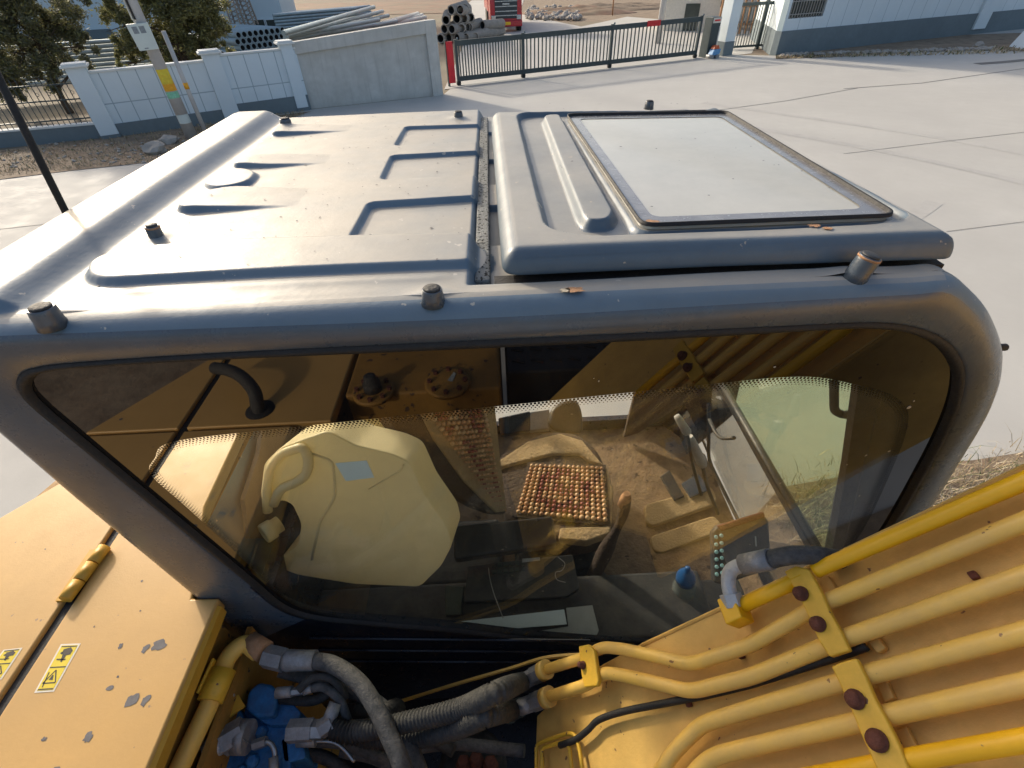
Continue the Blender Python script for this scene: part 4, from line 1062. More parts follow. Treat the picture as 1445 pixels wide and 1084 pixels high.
# window frame lip
Z2 += .009*(1-sst(.004, .016, sh))
rib = sd_poly(X2, Y2, polypx([(764,164),(792,162),(872,302),(862,316),(826,317),(816,305)], HZ, .028, 6))
Z2 += .017*(1-sst(-.010, .004, rib))
Z2 += .0008*np.sin(X2*13)*np.sin(Y2*11)
keep = (so_ < -.005) & (sh > -.002)
idx = np.arange(nx2*ny2).reshape(ny2, nx2); kq = keep[:-1,:-1] & keep[:-1,1:] & keep[1:,1:] & keep[1:,:-1]
q = np.stack([idx[:-1,:-1], idx[:-1,1:], idx[1:,1:], idx[1:,:-1]], -1)[kq]
me = bpy.data.meshes.new('roof_hatch'); 
bm_v = np.stack([X2.ravel(), Y2.ravel(), Z2.ravel()], 1)
me.from_pydata(bm_v.tolist(), [], q.tolist()); bm = bmesh.new(); bm.from_mesh(me)
bmesh.ops.delete(bm, geom=[v for v in bm.verts if not v.link_faces], context='VERTS')
bm.to_mesh(me); bm.free(); me.polygons.foreach_set('use_smooth', [True]*len(me.polygons)); me.materials.append(M('hatch_paint'))
hatch = bpy.data.objects.new('roof_hatch', me); COL.objects.link(hatch); hatch.parent = EX
# rolled edge under the lid
def inset(poly, d):
    n = len(poly); out = []; cx = sum(p[0] for p in poly)/n; cy = sum(p[1] for p in poly)/n
    for i in range(n):
        (ax, ay), (bx, by) = poly[i-1], poly[(i+1) % n]; tx, ty = bx-ax, by-ay; L_ = math.hypot(tx, ty) or 1; nx_, ny_ = -ty/L_, tx/L_
        x, y = poly[i]
        if (cx-x)*nx_+(cy-y)*ny_ < 0: nx_, ny_ = -nx_, -ny_
        out.append((x+nx_*d, y+ny_*d))
    return out
hpd = []
for i in range(len(hp)):      # even spacing
    a_, c_ = hp[i], hp[(i+1) % len(hp)]; k = max(1, int(math.hypot(c_[0]-a_[0], c_[1]-a_[1])/.02))
    for j in range(k): hpd.append((a_[0]+(c_[0]-a_[0])*j/k, a_[1]+(c_[1]-a_[1])*j/k))
drop = lambda d: .032*(1-math.sqrt(max(0, 1-(1-min(1, d/.026))**2)))
b = MB(); vs = []; n = len(hpd); prof = [(d, HZ-drop(d)-.0003) for d in (.010, .008, .006, .0045, .003, .0018, .0008, .0002)]+[(0, HZ-.0325), (.001, HZ-.0345), (.004, HZ-.0355), (.03, HZ-.0355)]
for (d, z) in prof:
    for (x, y) in inset(hpd, d): vs.append((x, y, z))
b.add(vs, [(s_*n+k, s_*n+(k+1) % n, (s_+1)*n+(k+1) % n, (s_+1)*n+k) for s_ in range(len(prof)-1) for k in range(n)], 0, True); b.build('hatch_skirt', 'hatch_paint', hatch, fix=False)
b = MB(); n = len(hole); C0 = Vector((sum(p[0] for p in hole)/n, sum(p[1] for p in hole)/n, 0)); vs = []
for (sc_, z) in ((1.012, HZ+.003), (1.008, HZ+.0085), (.996, HZ+.0075), (.990, HZ-.001)):
    for (x, y) in hole: vs.append((C0.x+(x-C0.x)*sc_, C0.y+(y-C0.y)*sc_, z))
b.add(vs, [(s*n+k, s*n+(k+1) % n, (s+1)*n+(k+1) % n, (s+1)*n+k) for s in range(3) for k in range(n)], 0, True); b.build('skylight_seal', 'rubber', hatch, fix=False)
b = MB(); b.prism([Vector((x, y, HZ+.001)) for x, y in hole], (0,0,-.004)); b.build('skylight', 'hatch_glass', hatch, fix=False)
b = MB(); vs = []
for s_ in (1.0, .87):
    for (x, y) in hole: vs.append((C0.x+(x-C0.x)*s_, C0.y+(y-C0.y)*(s_ if s_ == 1 else .90), HZ+.0022))
b.add(vs, [(k, (k+1) % n, n+(k+1) % n, n+k) for k in range(n)])
mat('frit_faded', (.17, .17, .18), .22, 0, .15, 12, coat=.6, dust=(.30,.30,.29), dust_amt=.6, coatr=.12)
b.build('skylight_border', 'frit_faded', hatch, fix=False)
# foam in the gap beside the hatch
b = MB(); b.box((-.040, .640, 2.936), (-.016, 1.66, 2.950)); b.build('hatch_foam_and_shade', 'seal_foam', roof, bevel=.004)
b = MB(); b.box((-.010, .612, 2.930), (.64, .640, 2.9555)); b.build('hatch_foam_and_shade', 'rubber', roof)  # black strip: shade under the hatch's near edge put into the colour
# paint worn off in flakes
def flake(name, px, py, rad, m, par, z=None, ax=None, val=None, el=1.0, seed=0):
    rg = random.Random(seed+int(px)); c = P(px, py, 'z', z) if z else P(px, py, ax, val); n = 14; pts = []
    for k in range(n):
        a = 2*math.pi*k/n; r = rad*rg.uniform(.55, 1.25)
        pts.append(c+Vector((math.cos(a)*r*el, math.sin(a)*r, 0)) if z else c+Vector((math.cos(a)*r*el, 0, math.sin(a)*r)))
    b = MB(); b.add(pts, [tuple(range(n))]); return b.build(name, m, par, fix=False)
for (px, py, rd, m_) in ((812,409,.008,'rust_light'), (630,346,.0065,'rust_light'), (798,409,.005,'straw_pale')):
    flake('bare_spot', px, py, rd, m_, roof, z=ZR+.0045 if py > 390 else ZR+.004, el=1.6)
for (px, py, rd) in ((920,313,.010),):
    flake('bare_spot', px, py, rd, 'rust_light', hatch, z=HZ+.004, el=1.3)
for (px, py, rd) in ((1150,318,.007),(1168,322,.005)):
    flake('bare_spot', px, py, rd, 'rust_light', hatch, z=HZ+.0015, el=1.5)
for (px, py, rd, m_) in ((754,371,.007,'rust_light'),(765,366,.005,'rust_light'),(806,360,.004,'straw_pale')):
    pass
# rod of the mirror / antenna at the rear of the cab
A = Vector((-.845, 1.05, 2.90)); p0 = PP(104,322,(0,.98,2.9),(0,1,0)); p1 = PP(-8,98,p0,(0,1,0)); dd = (p1-p0)
b = MB(); b.tube([p0-dd*1.2, p0+dd*1.6], .0065, 12); b.build('antenna_rod', 'rubber', EX)
b = MB(); q = p0-dd*1.2; b.obox(q+Vector((.03,0,0)), (.08,0,0), (0,.03,0), (0,0,.015)); b.build('rod_bracket', 'side_paint', EX)
# small lamp / latch nub on the front pillar
q = P(1419,490,'y',.60); b = MB(); b.cyl(q-Vector((.02,0,0)), q+Vector((.0,0,0)), .006, 10); b.build('pillar_nub', 'rubber', cab)

# ---- windshield parts seen through the side window
XB = .80
b = MB()
pA_, pB_ = P(1017,540,'x',XB), P(1172,806,'x',XB); tdir = (pB_-pA_).normalized()
b.tube([pA_-tdir*.18, pB_+tdir*.02], .013, 8); b.obox((XB+.012, 1.0, 2.07), (.006,0,0), (0,.5,0), (0,0,.012))
bar = b.build('windshield_bar', 'plastic_black', EX)
b = MB(); hpx = [(1001,592),(1010,612),(1018,619),(1036,618)]
b.tube(rnd([P(x, y, 'x', XB-.02) for x, y in hpx], .02), .007, 8); b.build('windshield_latch', 'plastic_charcoal', bar)
b = MB(); a1 = P(1222,548,'y',.63); a2 = P(1170,790,'y',.63); t_ = (a2-a1).normalized()
b.tube([a1-t_*.15, a2+t_*.25], .016, 8)
b.obox(a1.lerp(a2,.5)+Vector((.03,0,0)), t_*.35, (0,.03,0), (.02,0,.0)); fp = b.build('front_pillar_trim', 'plastic_black', EX)
b = MB(); b.tube(rnd([P(1177,540,'y',.70), P(1177,580,'y',.70), P(1190,586,'y',.70), P(1215,582,'y',.66)], .02), .009, 8); b.build('grab_handle', 'plastic_charcoal', fp)
b = MB(); b.prism([Vector((.80,.60,2.10)), Vector((.80,1.66,2.10)), Vector((.66,1.62,2.86)), Vector((.66,.64,2.86))], (.005,0,0)); b.build('windshield', 'front_glass', EX)
b = MB(); b.prism([Vector((.96,.62,1.50)), Vector((.96,1.66,1.50)), Vector((.81,1.66,2.07)), Vector((.81,.60,2.07))], (.005,0,0)); b.build('lower_windshield', 'clear_glass', EX)
b = MB(); b.tube(rnd([P(1000,570,'x',.83), P(1000,650,'x',.90), P(1047,745,'x',.945), P(1150,900,'x',.945)], .05), .008, 8); b.build('windshield_sill', 'plastic_charcoal', EX)
pxprism0 = [P(x, y, 'y', .605) for x, y in ((1212,545),(1300,552),(1330,600),(1290,790),(1160,850),(1172,790),(1190,690))]
b = MB(); b.prism(pxprism0, (0,.02,0)); b.build('front_pillar_liner', 'plastic_black', EX)
b = MB(); b.prism([Vector((-.735, max(.605, p.y), max(1.5, p.z))) for p in [P(x, y, 'x', -.735) for x, y in ((376,560),(366,640),(345,705),(352,760),(500,800),(500,560))]], (-.012,0,0)); b.build('rear_trim_panel', 'trim_brown', EX)
# ---- floor and pedals
b = MB(); b.prism([Vector((-.6,.60,1.44)), Vector((.945,.60,1.44)), Vector((.945,1.50,1.44)), Vector((.80,1.70,1.44)), Vector((-.6,1.70,1.44))], (0,0,.05)); fl_ = b.build('cab_floor', 'floor_brown', EX, bevel=.01)
def pxprism(name, px, pt, n, th, m, par, bev=.008, seg=3, soft=0):
    pts = [PP(x, y, pt, n) for x, y in px]
    if soft: pts = rnd_closed(pts, soft)
    b = MB(); b.prism(pts, -Vector(n).normalized()*th); return b.build(name, m, par, bevel=bev, seg=seg)
def rnd_closed(q, rd, n=4):
    out = []; m_ = len(q)
    for i in range(m_):
        a, b_, c = q[i-1], q[i], q[(i+1) % m_]; d1 = a-b_; d2 = c-b_; k = min(rd, d1.length*.45, d2.length*.45); p0 = b_+d1.normalized()*k; p1 = b_+d2.normalized()*k
        for j in range(n+1): t = j/n; out.append(p0*(1-t)**2+b_*2*t*(1-t)+p1*t*t)
    return out
for px in ([(909,712),(1004,686),(1012,703),(1008,712),(920,742),(912,736)], [(917,757),(1008,727),(1020,742),(1016,750),(934,780),(922,776)]):
    pxprism('foot_rest', px, (0,1.2,1.53), (0,-.15,1), .03, 'mat_tan', fl_, .006, 3, .02)
pts = [(975,618),(985,612),(1003,640),(1040,735),(1030,745),(1000,690)]
# travel levers with grips
for (g0, g1, foot, r) in (((957,590),(969,609),(990,700),.013), ((976,622),(990,652),(1013,725),.015)):
    a = P(*g0,'y',1.18); c = P(*g1,'y',1.15); f_ = PP(foot[0],foot[1],(0,0,1.52),(0,0,1))
    b = MB(); b.tube(rnd([c, c.lerp(f_,.4)+Vector((.0,0,-.02)), f_], .05), .007, 8); lv = b.build('travel_lever', 'plastic_charcoal', EX)
    b = MB(); b.tube([a+(a-c)*.2, a, c, c+(c-a)*.2], [r*.8, r, r*1.3, r*.9], 12); b.build('grip', 'grip_grey', lv)
pxprism('travel_pedal', [(932,672),(945,663),(966,700),(952,706)], (0,1.3,1.56), (0,-.2,1), .015, 'plastic_charcoal', fl_, .004)
pxprism('travel_pedal', [(962,682),(985,668),(1003,690),(975,702)], (0,1.3,1.56), (0,-.2,1), .015, 'side_paint', fl_, .004)
pxprism('door_sill_panel', [(918,470),(1010,470),(1000,645),(985,610),(965,570),(900,612),(880,618)], (0,1.60,1.6), (0,-1,0), .02, 'seat_brown', EX, .004)
# ---- seat
seat = empty('seat', (.16, 1.05, 1.5)); put(seat, EX)
b = MB(); cush_px = [(700,640),(770,606),(815,608),(845,632),(866,690),(862,752),(800,764),(735,752),(712,725)]
cush = [PP(x, y, (0,1.05,1.785), (0,0,1)) for x, y in cush_px]
b.prism(rnd_closed(cush, .05), (0,0,-.13)); b.build('seat_cushion', 'seat_brown', seat, bevel=.03, seg=4)
b = MB(); b.box((.0, .86, 1.48), (.30, 1.2, 1.66)); b.build('seat_base', 'plastic_black', seat, bevel=.02)
# tan cover rim over the front and far edge of the cushion
b = MB(); rim = [(703,650),(745,622),(790,611),(822,621),(845,648),(853,656),(830,650),(818,640),(780,640),(740,650),(703,660)]
b.prism([PP(x, y, (0,1.05,1.80), (0,0,1)) for x, y in rim], (0,0,-.03)); b.build('cover_rim', 'tan_cloth', seat, bevel=.008)
b = MB(); rim = [(855,655),(866,690),(862,752),(828,764),(788,760),(790,744),(852,742),(852,700)]
b.prism([PP(x, y, (0,1.05,1.79), (0,0,1)) for x, y in rim], (0,0,-.04)); b.build('cover_rim', 'tan_cloth', seat, bevel=.008)
BN = Vector((.62, -.62, .48)).normalized(); BP_ = Vector((.0, 1.00, 1.80))
back_px = [(548,590),(560,560),(690,560),(703,640),(718,727),(690,728),(640,700),(600,668)]
pts = [PP(x, y, BP_, BN) for x, y in back_px]
b = MB(); b.prism(rnd_closed(pts, .03), -BN*.12); b.build('backrest', 'seat_brown', seat, bevel=.03, seg=4)
cov = [(585,565),(698,562),(706,640),(716,722),(700,724),(655,680),(612,620)]
b = MB(); b.prism([PP(x, y, BP_+BN*.008, BN) for x, y in cov], -BN*.02); b.build('backrest_cover', 'tan_cloth', seat, bevel=.006)
# black roll of belt and armrest
def beads(corners, nu, nv, pt, n, lift, pat, name_m=('bead_tan', 'bead_red')):
    b = MB(); c4 = [PP(x, y, pt, n) for x, y in corners]; n = Vector(n).normalized(); rg = random.Random(4)
    for j in range(nv):
        for i in range(nu):
            u = (i+.5)/nu; v = (j+.5)/nv
            p = c4[0].lerp(c4[1], u).lerp(c4[3].lerp(c4[2], u), v)+n*lift
            su = (c4[1].lerp(c4[2], v)-c4[0].lerp(c4[3], v)).length/nu; sv = (c4[3].lerp(c4[2], u)-c4[0].lerp(c4[1], u)).length/nv
            b.ball(p, min(su, sv)*rg.uniform(.44,.54), 8, 1 if pat(u, v, rg) else (2 if rg.random() < .3 else 0), (1, 1, rg.uniform(.75,1)))
    return b
def pat1(u, v, rg): d = math.hypot((u-.5)*1.15, v-.5); return ((d < .15) or (.24 < d < .40)) and rg.random() < .8
def pat2(u, v, rg): return (math.sin(u*9+1)*math.sin(v*10) > .05 and .08 < u < .95) and rg.random() < .85
bc = empty('beaded_seat_cover', PP(795,700,(0,1.05,1.80),(0,0,1)), 'wooden bead seat cover in tan and dark red lying on the tan covered driver seat', 'seat cover')
sc4 = [(748,656),(852,660),(858,738),(727,726)]
b = beads(sc4, 16, 13, (0,1.05,1.792), (0,0,1), .006, pat1); o = b.build('seat_beads', ['bead_tan', 'bead_red', 'bead_light'], bc, fix=False)
b = MB(); b.prism([PP(x, y, (0,1.05,1.794), (0,0,1)) for x, y in ((745,652),(855,656),(862,741),(722,729))], (0,0,-.006)); b.build('bead_backing', 'seat_brown', bc)
bk4 = [(590,566),(682,562),(712,722),(706,722)]
b = beads(bk4, 11, 24, BP_+BN*.012, BN, .004, pat2); b.build('back_beads', ['bead_tan', 'bead_red', 'bead_light'], bc, fix=False)

# ---- consoles near the window
b = MB(); cons = [(360,800),(640,760),(640,735),(782,730),(1000,800),(1150,830),(1080,905),(905,925),(640,915),(430,890)]
b.box((-.66, .585, 1.50), (.62, .80, 1.735)); b.box((-.66, .80, 1.50), (-.05, 1.05, 1.72)); b.box((.25,.585,1.50),(.80,.82,1.62)); cn = b.build('side_console', 'plastic_charcoal', EX, bevel=.015)
pxprism('armrest', [(640,742),(780,727),(786,768),(640,790)], (0,.85,1.90), (0,-.25,1), .05, 'plastic_black', EX, .014, 4, .015)
pan = pxprism('switch_panel', [(660,798),(808,782),(818,830),(800,842),(655,850)], (0,.7,1.78), (0,-.2,1), .03, 'plastic_charcoal', EX, .005)
b = MB()
for j in range(2):
    for i in range(6):
        px = 697+i*8.2; py = 798-i*.7+j*9; c = PP(px, py, (0,.7,1.784), (0,-.2,1)); b.obox(c, (.007,0,0), (0,.006,0), (0,0,.004))
b.build('switch', 'plastic_green_grey', pan)
pxprism('cover_plate', [(628,825),(655,827),(650,868),(628,868)], (0,.66,1.77), (0,-.1,1), .02, 'plastic_green_grey', cn, .004)
tag(pxprism('paper_strip', [(641,878),(796,860),(800,881),(652,893)], (0,.64,1.765), (0,-.25,1), .003, 'paper_blue', None, .0005), 'long pale blue paper strip lying on the side console at the window bottom', 'paper')
tag(pxprism('paper_sheet', [(799,858),(836,854),(845,890),(838,904),(800,902),(763,906),(763,890),(802,884)], (0,.64,1.755), (0,-.25,1), .004, 'paper_grey', None, .0005), 'crumpled grey paper at the right end of the blue strip on the console', 'paper')
b = MB(); b.tube(smooth([PP(x, y, (0,.66,1.80), (0,0,1)) for x, y in ((689,797),(691,815),(697,838),(706,862),(710,872))], 5), .0016, 6); b.build('wire_lead', 'grip_grey', cn)
b = MB(); b.tube(smooth([PP(x, y, (0,.70,1.81), (0,-.2,1)) for x, y in ((787,786),(797,795),(793,805),(784,808),(786,818),(798,822))], 5), .0013, 6); b.build('wire_lead', 'grip_grey', cn)
b = MB(); pp_ = [PP(x, y, (0,.72,1.80), (0,-.2,1)) for x, y in ((737,789),(762,787),(762,791),(737,794))]; b.prism(pp_, (0,0,.002)); b.build('switch_label', 'paper_grey', pan)
# joystick with rubber boot
a = PP(882,705,(0,.86,2.0),(0,1,0)); c = PP(845,812,(0,.86,1.7),(0,1,0))
jpts = smooth([P(884,700,'y',.84), P(876,735,'y',.84), P(858,770,'y',.84), P(838,812,'y',.82)], 6)
b = MB(); n = len(jpts); b.tube(jpts, [.014+.004*math.sin(i*.6)+.016*(i/n)**2 for i in range(n)], 12); js = b.build('joystick', 'seat_brown', EX)
b = MB(); q = jpts[0]; b.tube([q+Vector((-.008,0,-.045)), q+Vector((0,0,-.01)), q+Vector((.0,0,.012))], [.014,.017,.010], 12); b.build('joystick_grip', 'rust_light', js)
q = P(838,815,'y',.82); b = MB(); b.lathe(q-Vector((0,0,.06)), (0,0,1), [(.07,0),(.055,.015),(.06,.022),(.046,.035),(.05,.042),(.036,.055),(.03,.07)], 20); b.build('joystick_boot', 'rubber_dusty', js)
# monitor / key panel with two rows of cyan buttons
mon = pxprism('control_monitor', [(1004,752),(1012,742),(1078,726),(1085,736),(1088,790),(1080,806),(1020,826),(1006,822)], (.55,.74,2.0), (-.25,-.55,.8), .05, 'plastic_charcoal', EX, .008)
MN = Vector((-.25,-.55,.8)).normalized(); b = MB()
for j in range(6):
    for i in range(2):
        c = PP(1010.5+i*7.5-j*-.2, 758+j*10.5-i*2, Vector((.55,.74,2.0))+MN*.001, MN); b.lathe(c, MN, [(.0056,0),(.0056,.002),(.0035,.0034)], 10)
b.build('button', 'button_cyan', mon, fix=False)
b = MB(); c4 = [PP(x, y, Vector((.55,.74,2.0))+MN*.001, MN) for x, y in ((1065,757),(1067,757),(1068,771),(1066,771))]; b.prism(c4, MN*.001); b.build('status_mark', 'paper_grey', mon)
pxprism('monitor_hood', [(1012,742),(1078,722),(1080,730),(1018,750)], Vector((.55,.74,2.0))+MN*.01, MN, .02, 'rust', mon, .004)
# blue capped bottle standing in the console
bt = empty('water_bottle', P(965,860,'y',.70), 'clear bottle with a pointed blue cap standing inside the cab near the steel elbow', 'bottle')
q = P(968,815,'y',.74); ax = Vector((-.05,.12,1)).normalized()
b = MB(); b.lathe(q-ax*.17, ax, [(.036,0),(.038,.01),(.038,.10),(.034,.13),(.026,.15),(.026,.155)], 22); b.build('bottle_body', 'bottle_glass', bt, fix=False)
b = MB(); b.lathe(q-ax*.02, ax, [(.030,0),(.031,.02),(.027,.035),(.014,.055),(.009,.062),(.009,.070),(.004,.074)], 22); b.build('cap', 'bottle_blue', bt, fix=False)
# clutter behind the seat by the door
for (px, nm, m_, lab, cat) in (([(703,590),(748,580),(748,608),(706,614)], 'tool_case', 'plastic_charcoal', 'dark grey plastic case behind the seat, leftmost of the things by the door', 'case'),
                       ([(748,581),(775,577),(778,605),(748,608)], 'small_carton', 'grip_grey', 'small grey carton between the dark case and the black bag behind the seat', 'carton')):
    o = pxprism(nm, px, (0,1.45,1.7), (0,-.6,.8), .10, m_, None, .006); tag(o, lab, cat)
o = pxprism('black_bag', [(772,600),(778,575),(795,565),(815,563),(822,580),(824,612),(790,612)], (0,1.42,1.75), (0,-.6,.8), .12, 'plastic_black', None, .02, 4, .03); tag(o, 'black rounded bag behind the seat against the door window', 'bag')
# ---- chaff and dust caught on the panes
rg = random.Random(21); b = MB()
for _ in range(70):
    px = rg.uniform(690, 1150); py = rg.uniform(720, 900) if rg.random() < .75 else rg.uniform(560, 720)
    c = P(px, py, 'y', YW-.0012); a = rg.gauss(0, .5); L_ = rg.uniform(.0008, .0045); u = Vector((math.cos(a), 0, math.sin(a)))*L_; v = Vector((-math.sin(a), 0, math.cos(a)))*rg.uniform(.0003, .0009)
    b.add([c-u, c+v, c+u, c-v], [(0,1,2,3)])
for (px, py, s_) in ((1283,575,.004),(1222,643,.003),(1255,637,.003),(1195,656,.002),(1148,700,.0015),(1213,700,.002),(1093,518,.002),(845,538,.002),(838,534,.0012),(1290,566,.002)):
    c = P(px, py, 'y', YW-.0035); b.add([c+Vector((math.cos(k)*s_*rg.uniform(.5,1.2), 0, math.sin(k)*s_*rg.uniform(.5,1.2))) for k in range(6)], [tuple(range(6))])
tag(b.build('chaff', 'straw_pale', cab, fix=False), kind='stuff')
b = MB()
for _ in range(46):
    u, v = rg.random(), rg.random(); p = Vector((.12+u*.48, .72+v*.85, HZ+.0036)); s_ = rg.uniform(.0008, .003)
    q = [p+Vector((math.cos(k)*s_*rg.uniform(.5,1.3), math.sin(k)*s_*rg.uniform(.5,1.3), 0)) for k in range(6)]; b.add(q, [tuple(range(6))])
tag(b.build('grit', 'primer_grey', hatch, fix=False), kind='stuff')
b = MB()
for _ in range(160):
    p = Vector((rg.uniform(-.62, -.06), rg.uniform(.64, 1.68), 0)); s_ = rg.uniform(.0008, .0028)
    i_ = int((p.x-x0)/(x1-x0)*(nx-1)); j_ = int((p.y-y0)/(y1-y0)*(ny-1)); p.z = float(Z[j_, i_])+.0012
    q = [p+Vector((math.cos(k)*s_*rg.uniform(.5,1.3), math.sin(k)*s_*rg.uniform(.5,1.3), 0)) for k in range(6)]; b.add(q, [tuple(range(6))])
tag(b.build('grit', 'primer_grey', roof, fix=False), kind='stuff')
# ---- jerrycans
can = empty('jerrycan', PP(500,760,(-.25,.70,1.95),(0,-.62,.78)), 'large translucent yellowish jerrycan with a blank blue label inside the cab', 'jerrycan')
CN = Vector((-.10,-.90,.40)).normalized(); CP = Vector((-.25,.68,2.0))
body = [(430,619),(462,608),(500,628),(552,640),(578,652),(600,700),(632,745),(638,770),(622,800),(592,829),(500,825),(420,812),(380,797),(420,770),(425,740),(412,712),(398,706),(375,716),(367,700),(372,655),(395,632)]
pts = [PP(x, y, CP, CN) for x, y in body]
b = MB(); b.prism(rnd_closed(pts, .018), -CN*.14); bo = b.build('can_body', 'can_plastic', can, bevel=.015, seg=4)
# moulded handle: raised rib loop around a hollow
def ribpx(name, px, r, m_, par, lift=.004, closed=False):
    q = [PP(x, y, CP+CN*lift, CN) for x, y in px]; b = MB(); b.tube(rnd(q, .02), r, 10); return b.build(name, m_, par)
ribpx('handle', [(378,722),(376,690),(381,660),(398,640),(428,630),(436,648),(434,668),(420,680),(395,690),(386,712)], .013, 'can_plastic', can, .008)
ribpx('moulded_rib', [(440,640),(470,650),(474,700),(452,735),(440,790)], .004, 'can_plastic', can, -.001)
ribpx('moulded_rib', [(570,655),(565,665),(520,690)], .002, 'can_plastic', can, .0)
q = PP(381,748,CP+CN*.0,CN); axc = (Vector((-.62,-.70,.10))).normalized()
b = MB(); b.lathe(q-axc*.030, axc, [(.024,0),(.024,.020),(.029,.021),(.030,.045),(.028,.050),(.021,.051),(.020,.047),(.001,.047)], 24); b.build('cap', 'can_plastic', can, fix=False)
b = MB(); b.prism([PP(x, y, CP+CN*.0015, CN) for x, y in ((473,654),(517,650),(528,674),(488,679))], -CN*.001); b.build('blank_label', 'paper_blue', can, fix=False)
can2 = empty('jerrycan', PP(505,610,(-.3,1.1,2.1),(0,-1,0)), 'second yellowish jerrycan mostly hidden behind the large one, by the seat back', 'jerrycan')
pts = [PP(x, y, (-.3,.98,2.1), (0,-.8,.6)) for x, y in ((449,625),(452,600),(462,585),(545,570),(553,600),(568,648),(500,660),(455,655))]
b = MB(); b.prism(rnd_closed(pts, .02), Vector((0,.8,-.6))*.14); b.build('can_body', 'can_plastic', can2, bevel=.02, seg=4)
q = PP(469,617,(-.3,.97,2.1),(0,-.8,.6)); b = MB(); b.lathe(q, (0,-.8,.6), [(.014,-.01),(.014,.012),(.010,.016)], 16); b.build('cap', 'can_plastic', can2, fix=False)
bw = PP(400,770,(-.3,.75,1.9),(0,-.5,.8))
o = pxprism('dull_rag', [(355,720),(372,668),(392,650),(400,720),(425,745),(420,775),(385,800),(365,790)], (-.3,.86,1.9), (0,-.8,.6), .05, 'trim_brown', None, .015, 3, .02); tag(o, 'dull brown rag stuffed behind the jerrycan cap in the rear corner of the cab', 'rag')
o = pxprism('tan_strap', [(356,790),(362,770),(378,775),(376,800),(385,835),(372,850),(358,830)], (-.3,.72,1.85), (0,-.6,.8), .02, 'old_yellow_shaded', None, .006, 3, .01); tag(o, 'brown strap hanging below the jerrycan cap', 'strap')
# ================================================================== ENGINE HOOD
ZH = 2.22
def hood_poly(pts, name, m, th=.04, bev=.006):
    b = MB(); b.prism([Vector((x, y, ZH)) for x, y in pts], (0,0,-th)); return b.build(name, m, EX, bevel=bev, seg=3)
gapL = lambda y: P(150,765,'z',ZH).x
XG0, XG1 = -1.050, -1.025          # gap between the two hood lids
h_front = [(XG1, .012), (-.685, .012), (-.685, .543), (-.748, .545), (-.768, .62), (-.83, .80), (-.850, 1.25), (-.90, 1.42), (XG1, 1.42)]
hf = hood_poly(h_front, 'front_hood_lid', 'hood_yellow')
h_rear = [(XG0, .012), (-1.36, .012), (-1.50, .30), (-1.50, .62), (-1.378, .80), (-1.27, .935), (-1.27, 1.36), (XG0, 1.42)]
hr = hood_poly(h_rear, 'rear_hood_lid', 'hood_yellow')
side2 = [(XG1, 0), (-.565, 0), (-.565, -.72), (XG1, -.72)]
h2 = hood_poly(side2, 'front_side_lid', 'hood_yellow')
h3 = hood_poly([(XG0, 0), (-1.345, 0), (-1.11, -.36), (XG0, -.40)], 'rear_side_lid', 'hood_yellow')
# bodywork below the lids
b = MB(); b.prism([Vector((x, y, ZH-.042)) for x, y in [(-.715,-.70),(-.715,.528),(-.79,.54),(-.87,.80),(-.87,1.38),(-1.25,1.34),(-1.46,.6),(-1.46,.3),(-1.32,.0),(-1.08,-.34),(-1.05,-.70)]], (0,0,-1.1)); b.build('engine_housing', 'old_yellow_shaded', EX)
b = MB(); b.box((XG0+.0005, -.39, ZH-.040), (XG1-.0005, 1.40, ZH-.010)); b.build('gap_shade_strip', 'rubber', EX)  # black strip: the darkness of the lid gap put into its colour
# rolled bright edge of the front lid
b = MB(); b.prism([Vector((-.688,.012,ZH-.003)), Vector((-.678,.012,ZH-.012)), Vector((-.678,.012,ZH-.040)), Vector((-.690,.012,ZH-.040))], (0,.516,0)); b.build('lid_edge', 'edge_yellow', EX)
b = MB(); b.box((-.672,-.7,1.2), (-.660,.535,ZH-.14)); b.build('bay_wall', 'old_yellow_shaded', EX)
# hinge over the gap
ha = P(148,772,'z',ZH+.012); hb = P(92,846,'z',ZH+.012)
b = MB(); b.tube([hb, hb.lerp(ha,.32)], .014, 12); b.tube([hb.lerp(ha,.34), hb.lerp(ha,.66)], .014, 12); b.tube([hb.lerp(ha,.68), ha], .014, 12)
b.obox(hb.lerp(ha,.5)+Vector((-.020,0,-.010)), (.014,0,0), (0,(ha-hb).length/2*.98,0), (0,0,.004)); b.build('hinge', 'edge_yellow', hf)
# worn patches on the lid
for (px, py, rx) in ((205,990-2,.011),(186,988,.013),(205,915,.010),(170,912,.006),(124,1041,.009),(64,775,.002),(200,820,.003),(133,884,.002),(166,955,.0025),(198,862,.002)):
    flake('worn_patch', px, py, rx, 'primer_grey', hf, z=ZH+.0006, el=.9, seed=5)
# those only seen mirrored in the window
for (px, py, rx) in ((262,660,.016),(296,682,.010),(288,777,.016),(275,740,.007),(172,590,.006),(255,705,.005)):
    q = MIR(px, py, ZH+.0006); rg = random.Random(int(px)); n = 14; pts = []
    for k in range(n): a = 2*math.pi*k/n; r = rx*rg.uniform(.6,1.2); pts.append(q+Vector((math.cos(a)*r, math.sin(a)*r*.8, 0)))
    b = MB(); b.add(pts, [tuple(range(n))]); b.build('worn_patch', 'primer_grey', h2 if q.y < 0 else hf, fix=False)
